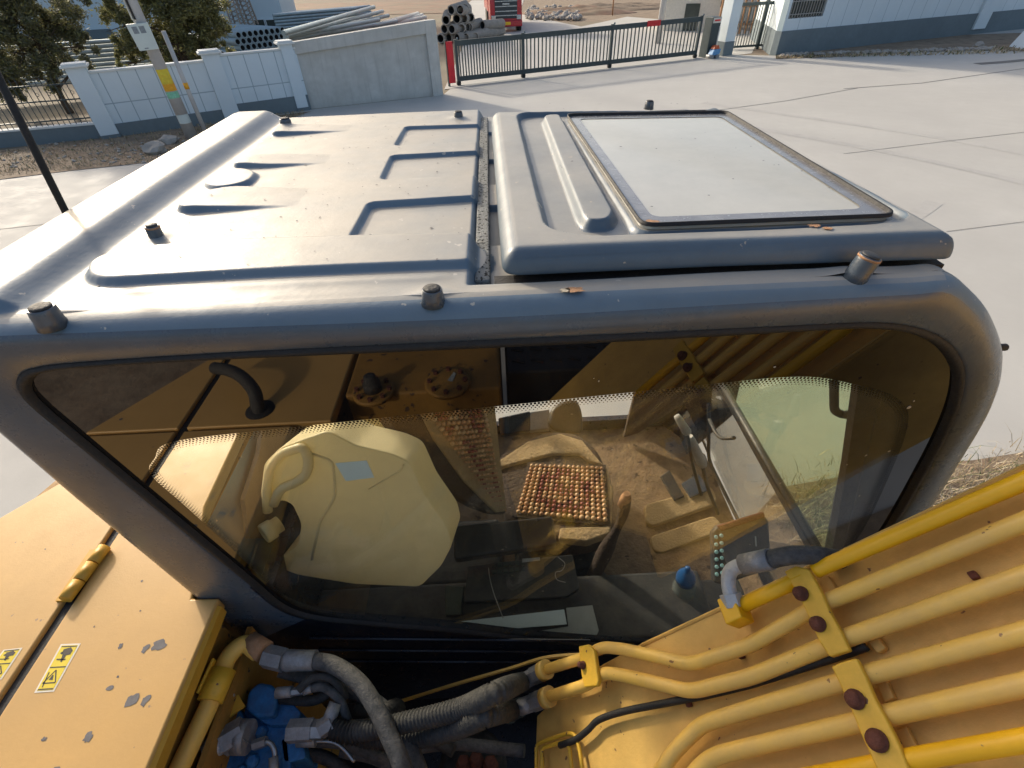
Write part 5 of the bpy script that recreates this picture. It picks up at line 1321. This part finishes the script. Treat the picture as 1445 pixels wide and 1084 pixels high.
# warning decals
def decal(px4, par, full=True):
    c4 = [P(x, y, 'z', ZH+.0006) for x, y in px4]      # far-left, far-right, near-right, near-left
    def q(u, v, z=.0003): p = c4[0].lerp(c4[1], u).lerp(c4[3].lerp(c4[2], u), v); p.z += z; return p
    b = MB(); b.add([q(0,0,0), q(1,0,0), q(1,1,0), q(0,1,0)], [(0,1,2,3)], 0)
    b.add([q(.09,.035), q(.91,.035), q(.91,.965), q(.09,.965)], [(0,1,2,3)], 1)
    def line(pts, w_=.03, z=.0006):
        for i in range(len(pts)-1):
            (u0, v0), (u1, v1) = pts[i], pts[i+1]; a = q(u0, v0, z); c = q(u1, v1, z); t = (c-a).normalized(); n = Vector((-t.y, t.x, 0))*.0011; b.add([a-n, a+n, c+n, c-n], [(0,1,2,3)], 2)
    line([(.12,.06),(.88,.06)]); line([(.12,.94),(.88,.94)]); line([(.1,.5),(.9,.5)])
    line([(.28,.90),(.20,.60)]); 
    line([(.82,.82),(.50,.56),(.18,.82),(.82,.82)]); 
    def blob(pts): b.add([q(u, v, .0007) for u, v in pts], [tuple(range(len(pts)))], 2)
    blob([(.45,.66),(.52,.66),(.60,.76),(.40,.76)])
    blob([(.30,.12),(.62,.08),(.80,.15),(.78,.24),(.50,.26),(.34,.22)]); blob([(.40,.24),(.60,.26),(.56,.40),(.46,.38)]); blob([(.22,.2),(.34,.16),(.36,.24)]); blob([(.2,.32),(.7,.33),(.66,.36),(.24,.35)])
    b.build('warning_decal', ['decal_white', 'decal_yellow', 'decal_black'], par, fix=False)
decal([(86,909),(114,908),(76,976),(48,978)], hf)
decal([(5,917),(32,914),(2,955+4),(-28,960)], hr)

# ---- parts of the deck that only the window shows, mirrored
# intake hose dropping into a round hole
q = MIR(368,577,ZH); 
b = MB(); b.lathe((q.x, q.y, ZH), (0,0,1), [(.046,-.001),(.046,.0015),(.02,.002)], 28); b.build('hose_hole', 'bore_dark', h2, fix=False)
q2 = MIR(312,520,ZH+.12); 
b = MB(); b.tube(smooth([Vector((q.x, q.y, ZH-.05)), Vector((q.x-.002, q.y-.0, ZH+.015)), MIR(360,552,ZH+.05), MIR(345,533,ZH+.075), MIR(326,522,ZH+.08), MIR(304,518,ZH+.065)], 6), .021, 14); b.build('drain_hose', 'rubber_dusty', EX)
# tank deck with flanged covers
b = MB(); b.box((-.550,-.78,1.4), (-.02,-.02-.10,ZH-.002)); tk = b.build('hydraulic_tank', 'old_yellow_shaded', EX, bevel=.012)
for (px, py, r) in ((528,552,.070),(632,540,.078)):
    q = MIR(px, py, ZH); b = MB(); b.lathe((q.x, q.y, ZH-.004), (0,0,1), [(r,0),(r,.012),(r*.9,.014),(.02,.016)], 30)
    for k in range(8): a = k*math.pi/4; b.cyl((q.x+math.cos(a)*r*.78, q.y+math.sin(a)*r*.78, ZH+.008), (q.x+math.cos(a)*r*.78, q.y+math.sin(a)*r*.78, ZH+.022), .0085, 6, 1)
    fo = b.build('tank_cover', ['old_yellow_shaded', 'rust'], tk, fix=False)
    if px < 600: b = MB(); b.lathe((q.x, q.y, ZH+.01), (0,0,1), [(.030,0),(.030,.03),(.024,.034),(.020,.06),(.010,.064)], 20); b.build('breather_cap', 'rubber_dusty', fo, fix=False)
    else: b = MB(); b.add([Vector((q.x+u, q.y+v, ZH+.014)) for u, v in ((.0,.0),(.02,-.045),(.028,-.035),(.018,.008))], [(0,1,2,3)]); b.build('paint_chip', 'paper_grey', fo, fix=False)
b = MB(); b.box((.0,-.95,1.4), (.95,-.27,2.16)); bx_ = b.build('added_dark_box', 'plastic_black', EX, bevel=.012)  # added box, unseen directly; keeps its part of the window reflection black
b = MB()
for i in range(12):
    for j in range(9): x = .05+i*.072; y = -.91+j*.072; b.obox((x, y, 2.1615), (.022,.008,0), (-.003,.007,0), (0,0,.002))
b.build('dark_box_tread', 'rubber', bx_, fix=False)
# deep bay under everything
b = MB(); b.box((-.66,-.75,1.18), (.9,.52,1.20)); b.build('bay_floor', 'black_paint', EX)
# cab lower skin next to the bay is ribbed
b = MB()
for z in (1.72, 1.80, 1.88): b.tube([Vector((-.55,.541,z+.10)), Vector((.2,.541,z-.02))], .004, 6)
b.build('skin_rib', 'black_paint', cab)

# ================================================================== BOOM
BD = Vector((.628, 0, .778)); BN_ = Vector((-.778, 0, .628))
B0 = P(905,908,'y',.40)
def B(px, py, h=0): return PP(px, py, B0+BN_*h, BN_)
yr = -.20
def bpt(p, dy=None): return p
left_end = B(757,1000); 
s_near = (left_end-B0).dot(BD)
b = MB()
c0 = B0+BD*(-.26); c1 = B0+BD*1.9
def bb_(s, y, h): p = B0+BD*s+BN_*h; return Vector((p.x, y, p.z))
# boom box: top plate with a rounded foot
sl0 = (B(905,908)-B0).dot(BD); 
top = [(B(757,1000)), (B(800,968)), (B(850,937)), (B(905,906)), ]
poly = [B(757,1010), B(800,970), B(850,937), B(905,907)]
pe = bb_(1.7, .40, 0); poly += [pe, bb_(1.7, yr, 0), bb_(s_near-.15, yr, 0), B(752,1160)]
b.prism(poly, -BN_*.018); bo_ = b.build('boom', 'boom_yellow', EX, bevel=.004)
b = MB(); b.prism([bb_(-.05,.388,-.018), bb_(1.7,.388,-.018), bb_(1.7,.388,-.40), bb_(.0,.388,-.40)], (0,-.02,0)); b.prism([bb_(-.2,yr+.02,-.018), bb_(1.7,yr+.02,-.018), bb_(1.7,yr+.02,-.40), bb_(.0,yr+.02,-.40)], (0,-.02,0)); b.build('boom_side_plate', 'boom_yellow', bo_)
b = MB(); b.prism([bb_(-.2,.36,-.42), bb_(1.7,.36,-.42), bb_(1.7,yr+.03,-.42), bb_(-.2,yr+.03,-.42)], -BN_*.02); b.build('boom_bottom_plate', 'boom_yellow', bo_)
# weld bead and lip along the near-left edge
b = MB(); b.tube([bb_(.0,.396,.0), bb_(1.7,.396,.0)], .004, 6); b.build('weld_seam', 'boom_yellow', bo_)
def hpipe(px, r, h, m_, name='hydraulic_pipe', rd=.03, seg=16):
    b = MB(); b.tube(rnd([B(x, y, h) for x, y in px], rd, 6), r, seg); return b.build(name, m_, EX)
def ext(a, c, L_):  # extend a pixel line past the frame
    dx, dy = c[0]-a[0], c[1]-a[1]; k = L_/math.hypot(dx, dy); return (c[0]+dx*k, c[1]+dy*k)
HP = .030
hpipe([(1036,860),(1135,814)], 0.0122, .040, 'bright_yellow')
hpipe([(1150,806),(1160,801),(1445,679),ext((1160,801),(1445,679),400)], 0.0117, .036, 'bright_yellow')
hpipe([(768,946),(822,929),(850,913),(880,916),(975,938),(1060,910),(1160,852),(1450,735),ext((1160,853),(1450,735),400)], 0.0121, HP, 'pipe_yellow', rd=.022)
hpipe([(772,984),(830,966),(852,949),(880,953),(975,976),(1060,955),(1195,900),(1450,812),ext((1195,898),(1450,812),400)], 0.0125, HP, 'pipe_yellow', rd=.022)
hpipe([(925,1100),(950,1062),(990,1022),(1060,1000),(1225,952),(1450,892),ext((1225,952),(1450,892),400)], 0.0125, HP, 'pipe_yellow', rd=.022)
hpipe([(965,1110),(990,1080),(1010,1066),(1060,1054),(1250,1010),(1450,965),ext((1250,1010),(1450,965),400)], 0.0125, HP, 'pipe_yellow', rd=.022)
hpipe([(1060,1112),(1280,1072),(1450,1044),ext((1280,1072),(1450,1044),400)], 0.0117, .036, 'bright_yellow')
mat('worn_face', (.32, .27, .23), .6, .1, .5, 60, dust=(.15,.06,.04), dust_amt=.8)
# clamp strip over the pipes with its bolts
def clamp(px_c, wpx, par):
    pts = [B(*p, .052) for p in px_c]; b = MB(); b.prism(pts, -BN_*.012); return b.build('pipe_clamp', 'clamp_yellow', par, bevel=.003)
c1_ = clamp([(1106,806),(1122,798),(1141,803),(1150,820),(1160,838),(1172,866),(1186,890),(1199,918),(1170,927),(1155,905),(1141,872),(1127,842)], 0, EX)
c2_ = clamp([(1172,940),(1186,934),(1208,928),(1222,956),(1234,985),(1252,1018),(1268,1050),(1284,1090),(1300,1120),(1255,1120),(1236,1084),(1214,1036),(1198,996),(1184,965)], 0, EX)
c3_ = clamp([(816,912),(830,909),(838,918),(844,960),(842,968),(824,970),(820,952)], 0, EX)
for (px, py, par, m_, r) in ((1131,838,c1_,'rust',.0108),(1155,881,c1_,'rust',.0108),(1207,987,c2_,'rust',.0118),(1238,1045,c2_,'rust',.0126),(823,939,c3_,'rust',.008)):
    q = B(px, py, .053); b = MB(); b.lathe(q, BN_, [(r*1.05,0),(r*1.05,.003),(r*.82,.004),(r*.80,.011),(r*.55,.014),(.001,.0145)], 18)
    o = b.build('clamp_bolt', m_, par, fix=False)
    off = Vector((-.0012, .0015, 0)); b = MB(); b.lathe(q+BN_*.0105+off, BN_, [(r*.52,0),(r*.46,.002),(.001,.0024)], 12); b.build('bolt_face', 'worn_face', o, fix=False)
# weld pads and stubs beneath the clamp, clips
for px in ([(1150,812),(1168,812),(1186,842),(1170,850)], [(1222,905),(1240,900),(1250,915),(1238,922)], [(1232,958),(1246,952),(1262,985),(1248,992)], [(1262,1030),(1278,1024),(1296,1058),(1280,1064)]):
    b = MB(); b.prism([B(x, y, .012) for x, y in px], -BN_*.012); b.build('weld_pad', 'boom_yellow', bo_, bevel=.002)
for (px, py) in ((1046,925),(972,993),(1374,812)):
    b = MB(); q = B(px, py, .006); b.obox(q, (.004,0,.003), (0,.0055,0), BN_*.004); b.build('clip_stub', 'rust', bo_, bevel=.002)
# electric cable clipped along the boom
b = MB(); b.tube(smooth([B(x, y, .020) for x, y in ((790,1052),(812,1044),(830,1030),(845,1016),(880,1004),(940,992),(1000,980),(1060,965),(1120,946),(1170,930),(1215,915),(1222,911))], 6), .0065, 10); b.build('boom_cable', 'rubber', EX)
# slim tubes at the boom foot
for px in ([(757,1090),(757,1050),(800,1035),(812,1036),(818,1058),(824,1100)], [(766,1095),(764,1056),(798,1046),(804,1056),(808,1098)]):
    b = MB(); b.tube(rnd([B(x, y, .018) for x, y in px], .012), .0042, 8); b.build('grease_tube', 'clamp_yellow', EX)
# port block and swivel elbow of the top pipe
q = B(1040,858,.045); b = MB(); b.obox(B(1038,862,.040), BD*.017, (0,.022,0), BN_*.020); b.build('port_block', 'bright_yellow', EX, bevel=.003)
def Bs(px, py, h): return B(px, py, h)
el = rnd([B(1036,852,.050), B(1028,832,.058), B(1028,805,.070), B(1052,795,.078), B(1086,790,.080)], .035, 6)
b = MB(); b.tube(el, .0125, 14); eo = b.build('hose_elbow', 'alu_paint', EX)
b = MB(); b.tube([B(1030,838,.054), B(1036,856,.046)], .0185, 6); b.build('elbow_nut', 'alu_paint', eo)
b = MB(); b.tube([B(1048,797,.078), B(1088,789,.080)], [.0175,.0175], 16); b.build('hose_ferrule', 'zinc', eo)
b = MB(); b.tube(smooth([B(1084,790,.080), B(1115,784,.070), B(1150,784,.040), B(1185,790,.0), B(1225,800,-.08)], 6), .0150, 14); b.build('rubber_hose', 'hose_grey', EX)

# ---- hoses and fittings between boom foot and valve
def corr(pts, r, m_, par=EX, name='corrugated_hose', pitch=.0095, seg=12):
    pts = smooth(pts, 10); out = [pts[0]]; acc = 0          # resample evenly, ripple the radius
    L_ = sum((pts[i+1]-pts[i]).length for i in range(len(pts)-1)); n = int(L_/pitch*4); cum = [0]
    for i in range(len(pts)-1): cum.append(cum[-1]+(pts[i+1]-pts[i]).length)
    res = []; j = 0
    for k in range(n+1):
        s = L_*k/n
        while j < len(pts)-2 and cum[j+1] < s: j += 1
        t = (s-cum[j])/max(1e-9, cum[j+1]-cum[j]); res.append(pts[j].lerp(pts[j+1], t))
    b = MB(); b.tube(res, [r*(1+.13*math.sin(k*math.pi/2)) for k in range(n+1)], seg); return b.build(name, m_, par, fix=False)
a1 = B(768,946,HP); a2 = B(772,984,HP)
def Q(px, py, y): return P(px, py, 'y', y)
def Qz(px, py, z): return P(px, py, 'z', z)
for (p, s_) in ((a1, B(758,951,HP)), (a2, B(762,988,HP))):
    d_ = (s_-p).normalized(); b = MB(); b.tube([p-d_*.012, p+d_*.010], .022, 20); b.build('pipe_collar', 'pipe_yellow', EX)
n1 = B(738,962,HP); n2 = B(735,998,HP)
for (p, q_, ) in ((a1, n1), (a2, n2)):
    b = MB(); b.tube([p, p.lerp(q_,.55)], .0205, 6); fo = b.build('hose_nut', 'zinc', EX)
    b = MB(); b.tube([p.lerp(q_,.5), q_, q_+(q_-p)*.4], [.0185,.0185,.017], 16); b.build('hose_ferrule', 'zinc', fo)
corr([n1, Qz(705,975,2.22), Qz(650,1000,2.14), Qz(580,1018,2.08), Qz(520,1030,2.04), Qz(480,1032,2.0)], .0195, 'rubber_dusty')
corr([n2+(n2-a2)*.3, Qz(690,1008,2.16), Qz(640,1028,2.08), Qz(590,1040,2.02), Qz(520,1040,1.98), Qz(470,1020,1.97)], .0205, 'rubber_dusty')
b = MB(); d_ = (n2-a2).normalized(); b.tube([n2, n2+d_*.05], .021, 16); b.tube([n2+d_*.045, n2+d_*.052], .026, 18); b.build('hose_sleeve', 'plastic_green_grey', EX)
# yellow guard strip behind the hoses
b = MB(); gp_ = smooth([Q(560,992,.47), Q(640,967,.47), Q(720,944,.47), Q(770,929,.46), Q(830,924,.44)], 5)
for i in range(len(gp_)-1):
    a, c = gp_[i], gp_[i+1]; dn = Vector((0,.0,-.012)); b.prism([a, c, c+dn, a+dn], (0,.006,0))
b.build('guard_strip', 'pipe_yellow', EX)
# big yellow pipe along the bay wall
pp = rnd([Qz(200,1200,2.10), Qz(262,1065,2.10), Qz(300,985,2.105), Qz(322,925,2.11), Qz(345,905,2.105), Qz(366,922,2.09)], .05, 7)
b = MB(); b.tube(pp, .0195, 18); yp = b.build('bay_pipe', 'pipe_yellow', EX)
b = MB(); b.tube([Qz(296,990,2.107), Qz(316,945,2.11)], .0265, 18); b.build('pipe_sleeve', 'clamp_yellow', yp)
c = Qz(302,955,2.12); dS = (Qz(316,945,2.11)-Qz(296,990,2.107)).normalized(); b = MB(); b.obox(c+Vector((-.014,0,0)), dS*.034, Vector((.003,0,0)), Vector((0,0,.014))); b.build('sleeve_tab', 'clamp_yellow', yp, bevel=.002)
e0 = Qz(352,905,2.10); e1 = Qz(374,920,2.095); b = MB(); b.tube([e0, e1], [.0225,.0245], 18); b.build('pipe_flange', 'rust_light', yp)
# fitting + hose arching down
f0 = Qz(376,926,2.085); f1_ = Qz(402,932,2.085); f2_ = Qz(445,932,2.085)
b = MB(); b.tube([f0, f1_], .026, 6); hn = b.build('hose_nut', 'zinc', EX)
b = MB(); b.tube([f1_, f1_.lerp(f2_,.12), f1_.lerp(f2_,.5), f2_], [.0215,.024,.0225,.0225], 18); b.build('hose_ferrule', 'zinc', hn)
b = MB(); b.tube(smooth([f1_.lerp(f2_,.8), Qz(470,938,2.09), Qz(505,962,2.10), Qz(530,998,2.10), Qz(550,1040,2.09), Qz(565,1075,2.08), Qz(585,1140,2.05)], 7), .0185, 16); b.build('rubber_hose', 'hose_grey', EX)
b = MB(); b.tube(smooth([Qz(395,945,2.02), Qz(440,958,1.99), Qz(520,985,1.99), Qz(560,1020,1.99), Qz(582,1060,2.02), Qz(600,1110,2.02)], 7), .0165, 14); b.build('rubber_hose', 'hose_grey', EX)
# valve block
VZ = 1.98
vb = empty('control_valve', Qz(350,1040,VZ)); put(vb, EX)
def blk(px, z, th, m_='valve_blue', nm='valve_body', bev=.012):
    b = MB(); b.prism(rnd_closed([Qz(x, y, z) for x, y in px], .01), (0,0,-th)); return b.build(nm, m_, vb, bevel=bev, seg=3)
blk([(292,1020),(335,1000),(372,985),(398,1000),(405,1030),(412,1100),(300,1110),(285,1080)], VZ, .16)
blk([(345,1000),(350,975),(365,962),(385,966),(392,985),(386,1010),(360,1012)], VZ+.045, .12)
blk([(360,995),(410,990),(425,1005),(420,1022),(380,1024),(362,1014)], VZ+.02, .10)
blk([(395,1042),(425,1040),(432,1070),(400,1078)], VZ+.0, .10)
blk([(310,1005),(335,996),(345,1015),(318,1024)], VZ+.03, .10, bev=.01)
def fit(p0, p1, r, m_='zinc', nm='hydraulic_fitting', seg=6, r2=None): b = MB(); b.tube([p0, p1], [r, r if r2 is None else r2], seg); return b.build(nm, m_, vb)
fit(Qz(290,1062,VZ+.05), Qz(322,1040,VZ+.05), .024, 'alu_paint', seg=18); fit(Qz(315,1048,VZ+.05), Qz(345,1030,VZ+.05), .030, seg=6); fit(Qz(335,1040,VZ+.04), Qz(352,1040,VZ+.04), .034, 'zinc', seg=20)
fit(Qz(408,1032,VZ+.04), Qz(442,1030,VZ+.04), .024, 'zinc', seg=6); fit(Qz(440,1030,VZ+.04), Qz(458,1030,VZ+.04), .021, 'steel', seg=6); fit(Qz(455,1030,VZ+.04), Qz(470,1028,VZ+.04), .013, 'steel', seg=14)
fit(Qz(390,978,VZ+.08), Qz(412,976,VZ+.08), .012, seg=12); fit(Qz(410,977,VZ+.08), Qz(430,974,VZ+.085), .009, 'steel', seg=6); fit(Qz(428,975,VZ+.085), Qz(440,971,VZ+.085), .010, 'zinc', seg=12)
b = MB(); b.tube(rnd([Qz(392,985,VZ+.03), Qz(440,990,VZ+.03), Qz(462,980,VZ+.05), Qz(476,960,VZ+.07)], .03), .012, 12); b.build('pilot_hose', 'rubber_dusty', vb)
b = MB(); b.tube(rnd([Qz(440,971,VZ+.085), Qz(456,968,VZ+.085), Qz(480,985,VZ+.06), Qz(492,1020,VZ+.03)], .03), .010, 12); b.build('pilot_hose', 'hose_grey', vb)
b = MB(); b.tube(rnd([Qz(420,975,VZ+.10), Qz(440,955,VZ+.10), Qz(470,955,VZ+.09), Qz(488,985,VZ+.05)], .03), .009, 12); b.build('pilot_hose', 'rubber_dusty', vb)
fit(Qz(462,1022,VZ+.05), Qz(474,992,VZ+.06), .015, 'zinc', seg=12); fit(Qz(452,1030,VZ+.045), Qz(470,1018,VZ+.05), .020, 'zinc', seg=6)
# pilot line with small elbow
b = MB(); b.tube(rnd([Qz(362,1050,VZ+.03), Qz(380,1046,VZ+.035), Qz(388,1058,VZ+.03), Qz(388,1110,VZ+.01)], .015), .0055, 10); b.build('pilot_elbow', 'steel', vb)
fit(Qz(358,1052,VZ+.03), Qz(376,1046,VZ+.035), .011, 'steel', seg=6); fit(Qz(386,1068,VZ+.03), Qz(387,1100,VZ+.02), .010, 'zinc', seg=12)
for (px, py) in ((369,1034),(357,1075),(342,1090),(400,1012),(330,1012)):
    q = Qz(px, py, VZ+.002); b = MB(); b.lathe(q, (0,0,1), [(.014,0),(.014,.006),(.011,.008),(.011,.014),(.006,.015)], 16); b.build('plug', 'valve_blue', vb, fix=False)
corr([Qz(470,1028,VZ+.04), Qz(500,1035,VZ+.04), Qz(530,1025,VZ+.04), Qz(545,1008,VZ+.03), Qz(560,1000,VZ-.05)], .021, 'rubber', vb)
for k, (p0, p1, p2) in enumerate([((440,1045),(490,1050),(560,1080)), ((425,1060),(470,1075),(520,1120)), ((480,1060),(530,1070),(580,1100)), ((500,1000),(560,1015),(640,1060)), ((560,1060),(640,1050),(740,1060))]):
    b = MB(); b.tube(smooth([Qz(*p0, VZ-.03-.02*k), Qz(*p1, VZ-.05-.02*k), Qz(*p2, VZ-.10)], 7), .014, 12); b.build('rubber_hose', 'rubber_dusty' if k % 2 else 'hose_grey', EX)
b = MB(); b.tube(smooth([Qz(444,1046,VZ+.02), Qz(468,1047,VZ+.02), Qz(484,1056,VZ+.01), Qz(500,1075,VZ)], 6), .004, 8); b.build('pilot_line', 'steel', vb)
fit(Qz(420,1046,VZ+.02), Qz(446,1046,VZ+.02), .012, 'zinc', seg=12)
# yellow bracket under the pipe
b = MB(); b.prism([Qz(x, y, 2.0) for x, y in ((262,1084+30),(290,1050),(312,1072),(300,1130))], (0,0,-.006)); b.build('pipe_bracket', 'pipe_yellow', EX)
b = MB(); b.prism([Qz(x, y, 2.04) for x, y in ((322,992),(336,980),(345,996),(316,1018))], (0,0,-.006)); br_ = b.build('pipe_bracket', 'edge_yellow', EX)
for (px, py) in ((331,963),(326,982)): q = Qz(px, py, 2.05); b = MB(); b.lathe(q, (0,0,1), [(.010,0),(.010,.006),(.007,.008)], 6); b.build('bracket_bolt', 'steel', br_, fix=False)
# rotary joint junk low in the bay
b = MB(); q = Qz(668,1080,1.7); b.lathe(q, (.1,.2,1), [(.09,-.1),(.09,0),(.07,.02),(.05,.02),(.05,.05),(.02,.055)], 20); b.build('swivel_joint', 'rubber_dusty', EX, fix=False)
for dx in (-18, 0, 20): q = Qz(672+dx, 1072+abs(dx)*.3, 1.78); b = MB(); b.lathe(q, (0,.1,1), [(.02,-.03),(.02,0),(.013,.004),(.013,.02)], 6); b.build('joint_bolt', 'rust', EX, fix=False)
# upper structure and tracks below, so that the machine stands on the yard
b = MB(); b.box((-1.5,-1.0,.95), (1.0,1.7,1.15)); b.build('turntable_frame', 'black_paint', EX, bevel=.02)
for y in (-1.2, 1.2):
    b = MB(); b.prism([Vector((x, y-.28, z)) for x, z in ((-1.9,.35),(-1.75,.1),(-1.4,.02),(1.4,.02),(1.75,.1),(1.9,.35),(1.8,.6),(1.4,.75),(-1.4,.75),(-1.8,.6))], (0,.56,0)); b.build('track', 'wheel_dark', EX, bevel=.03)
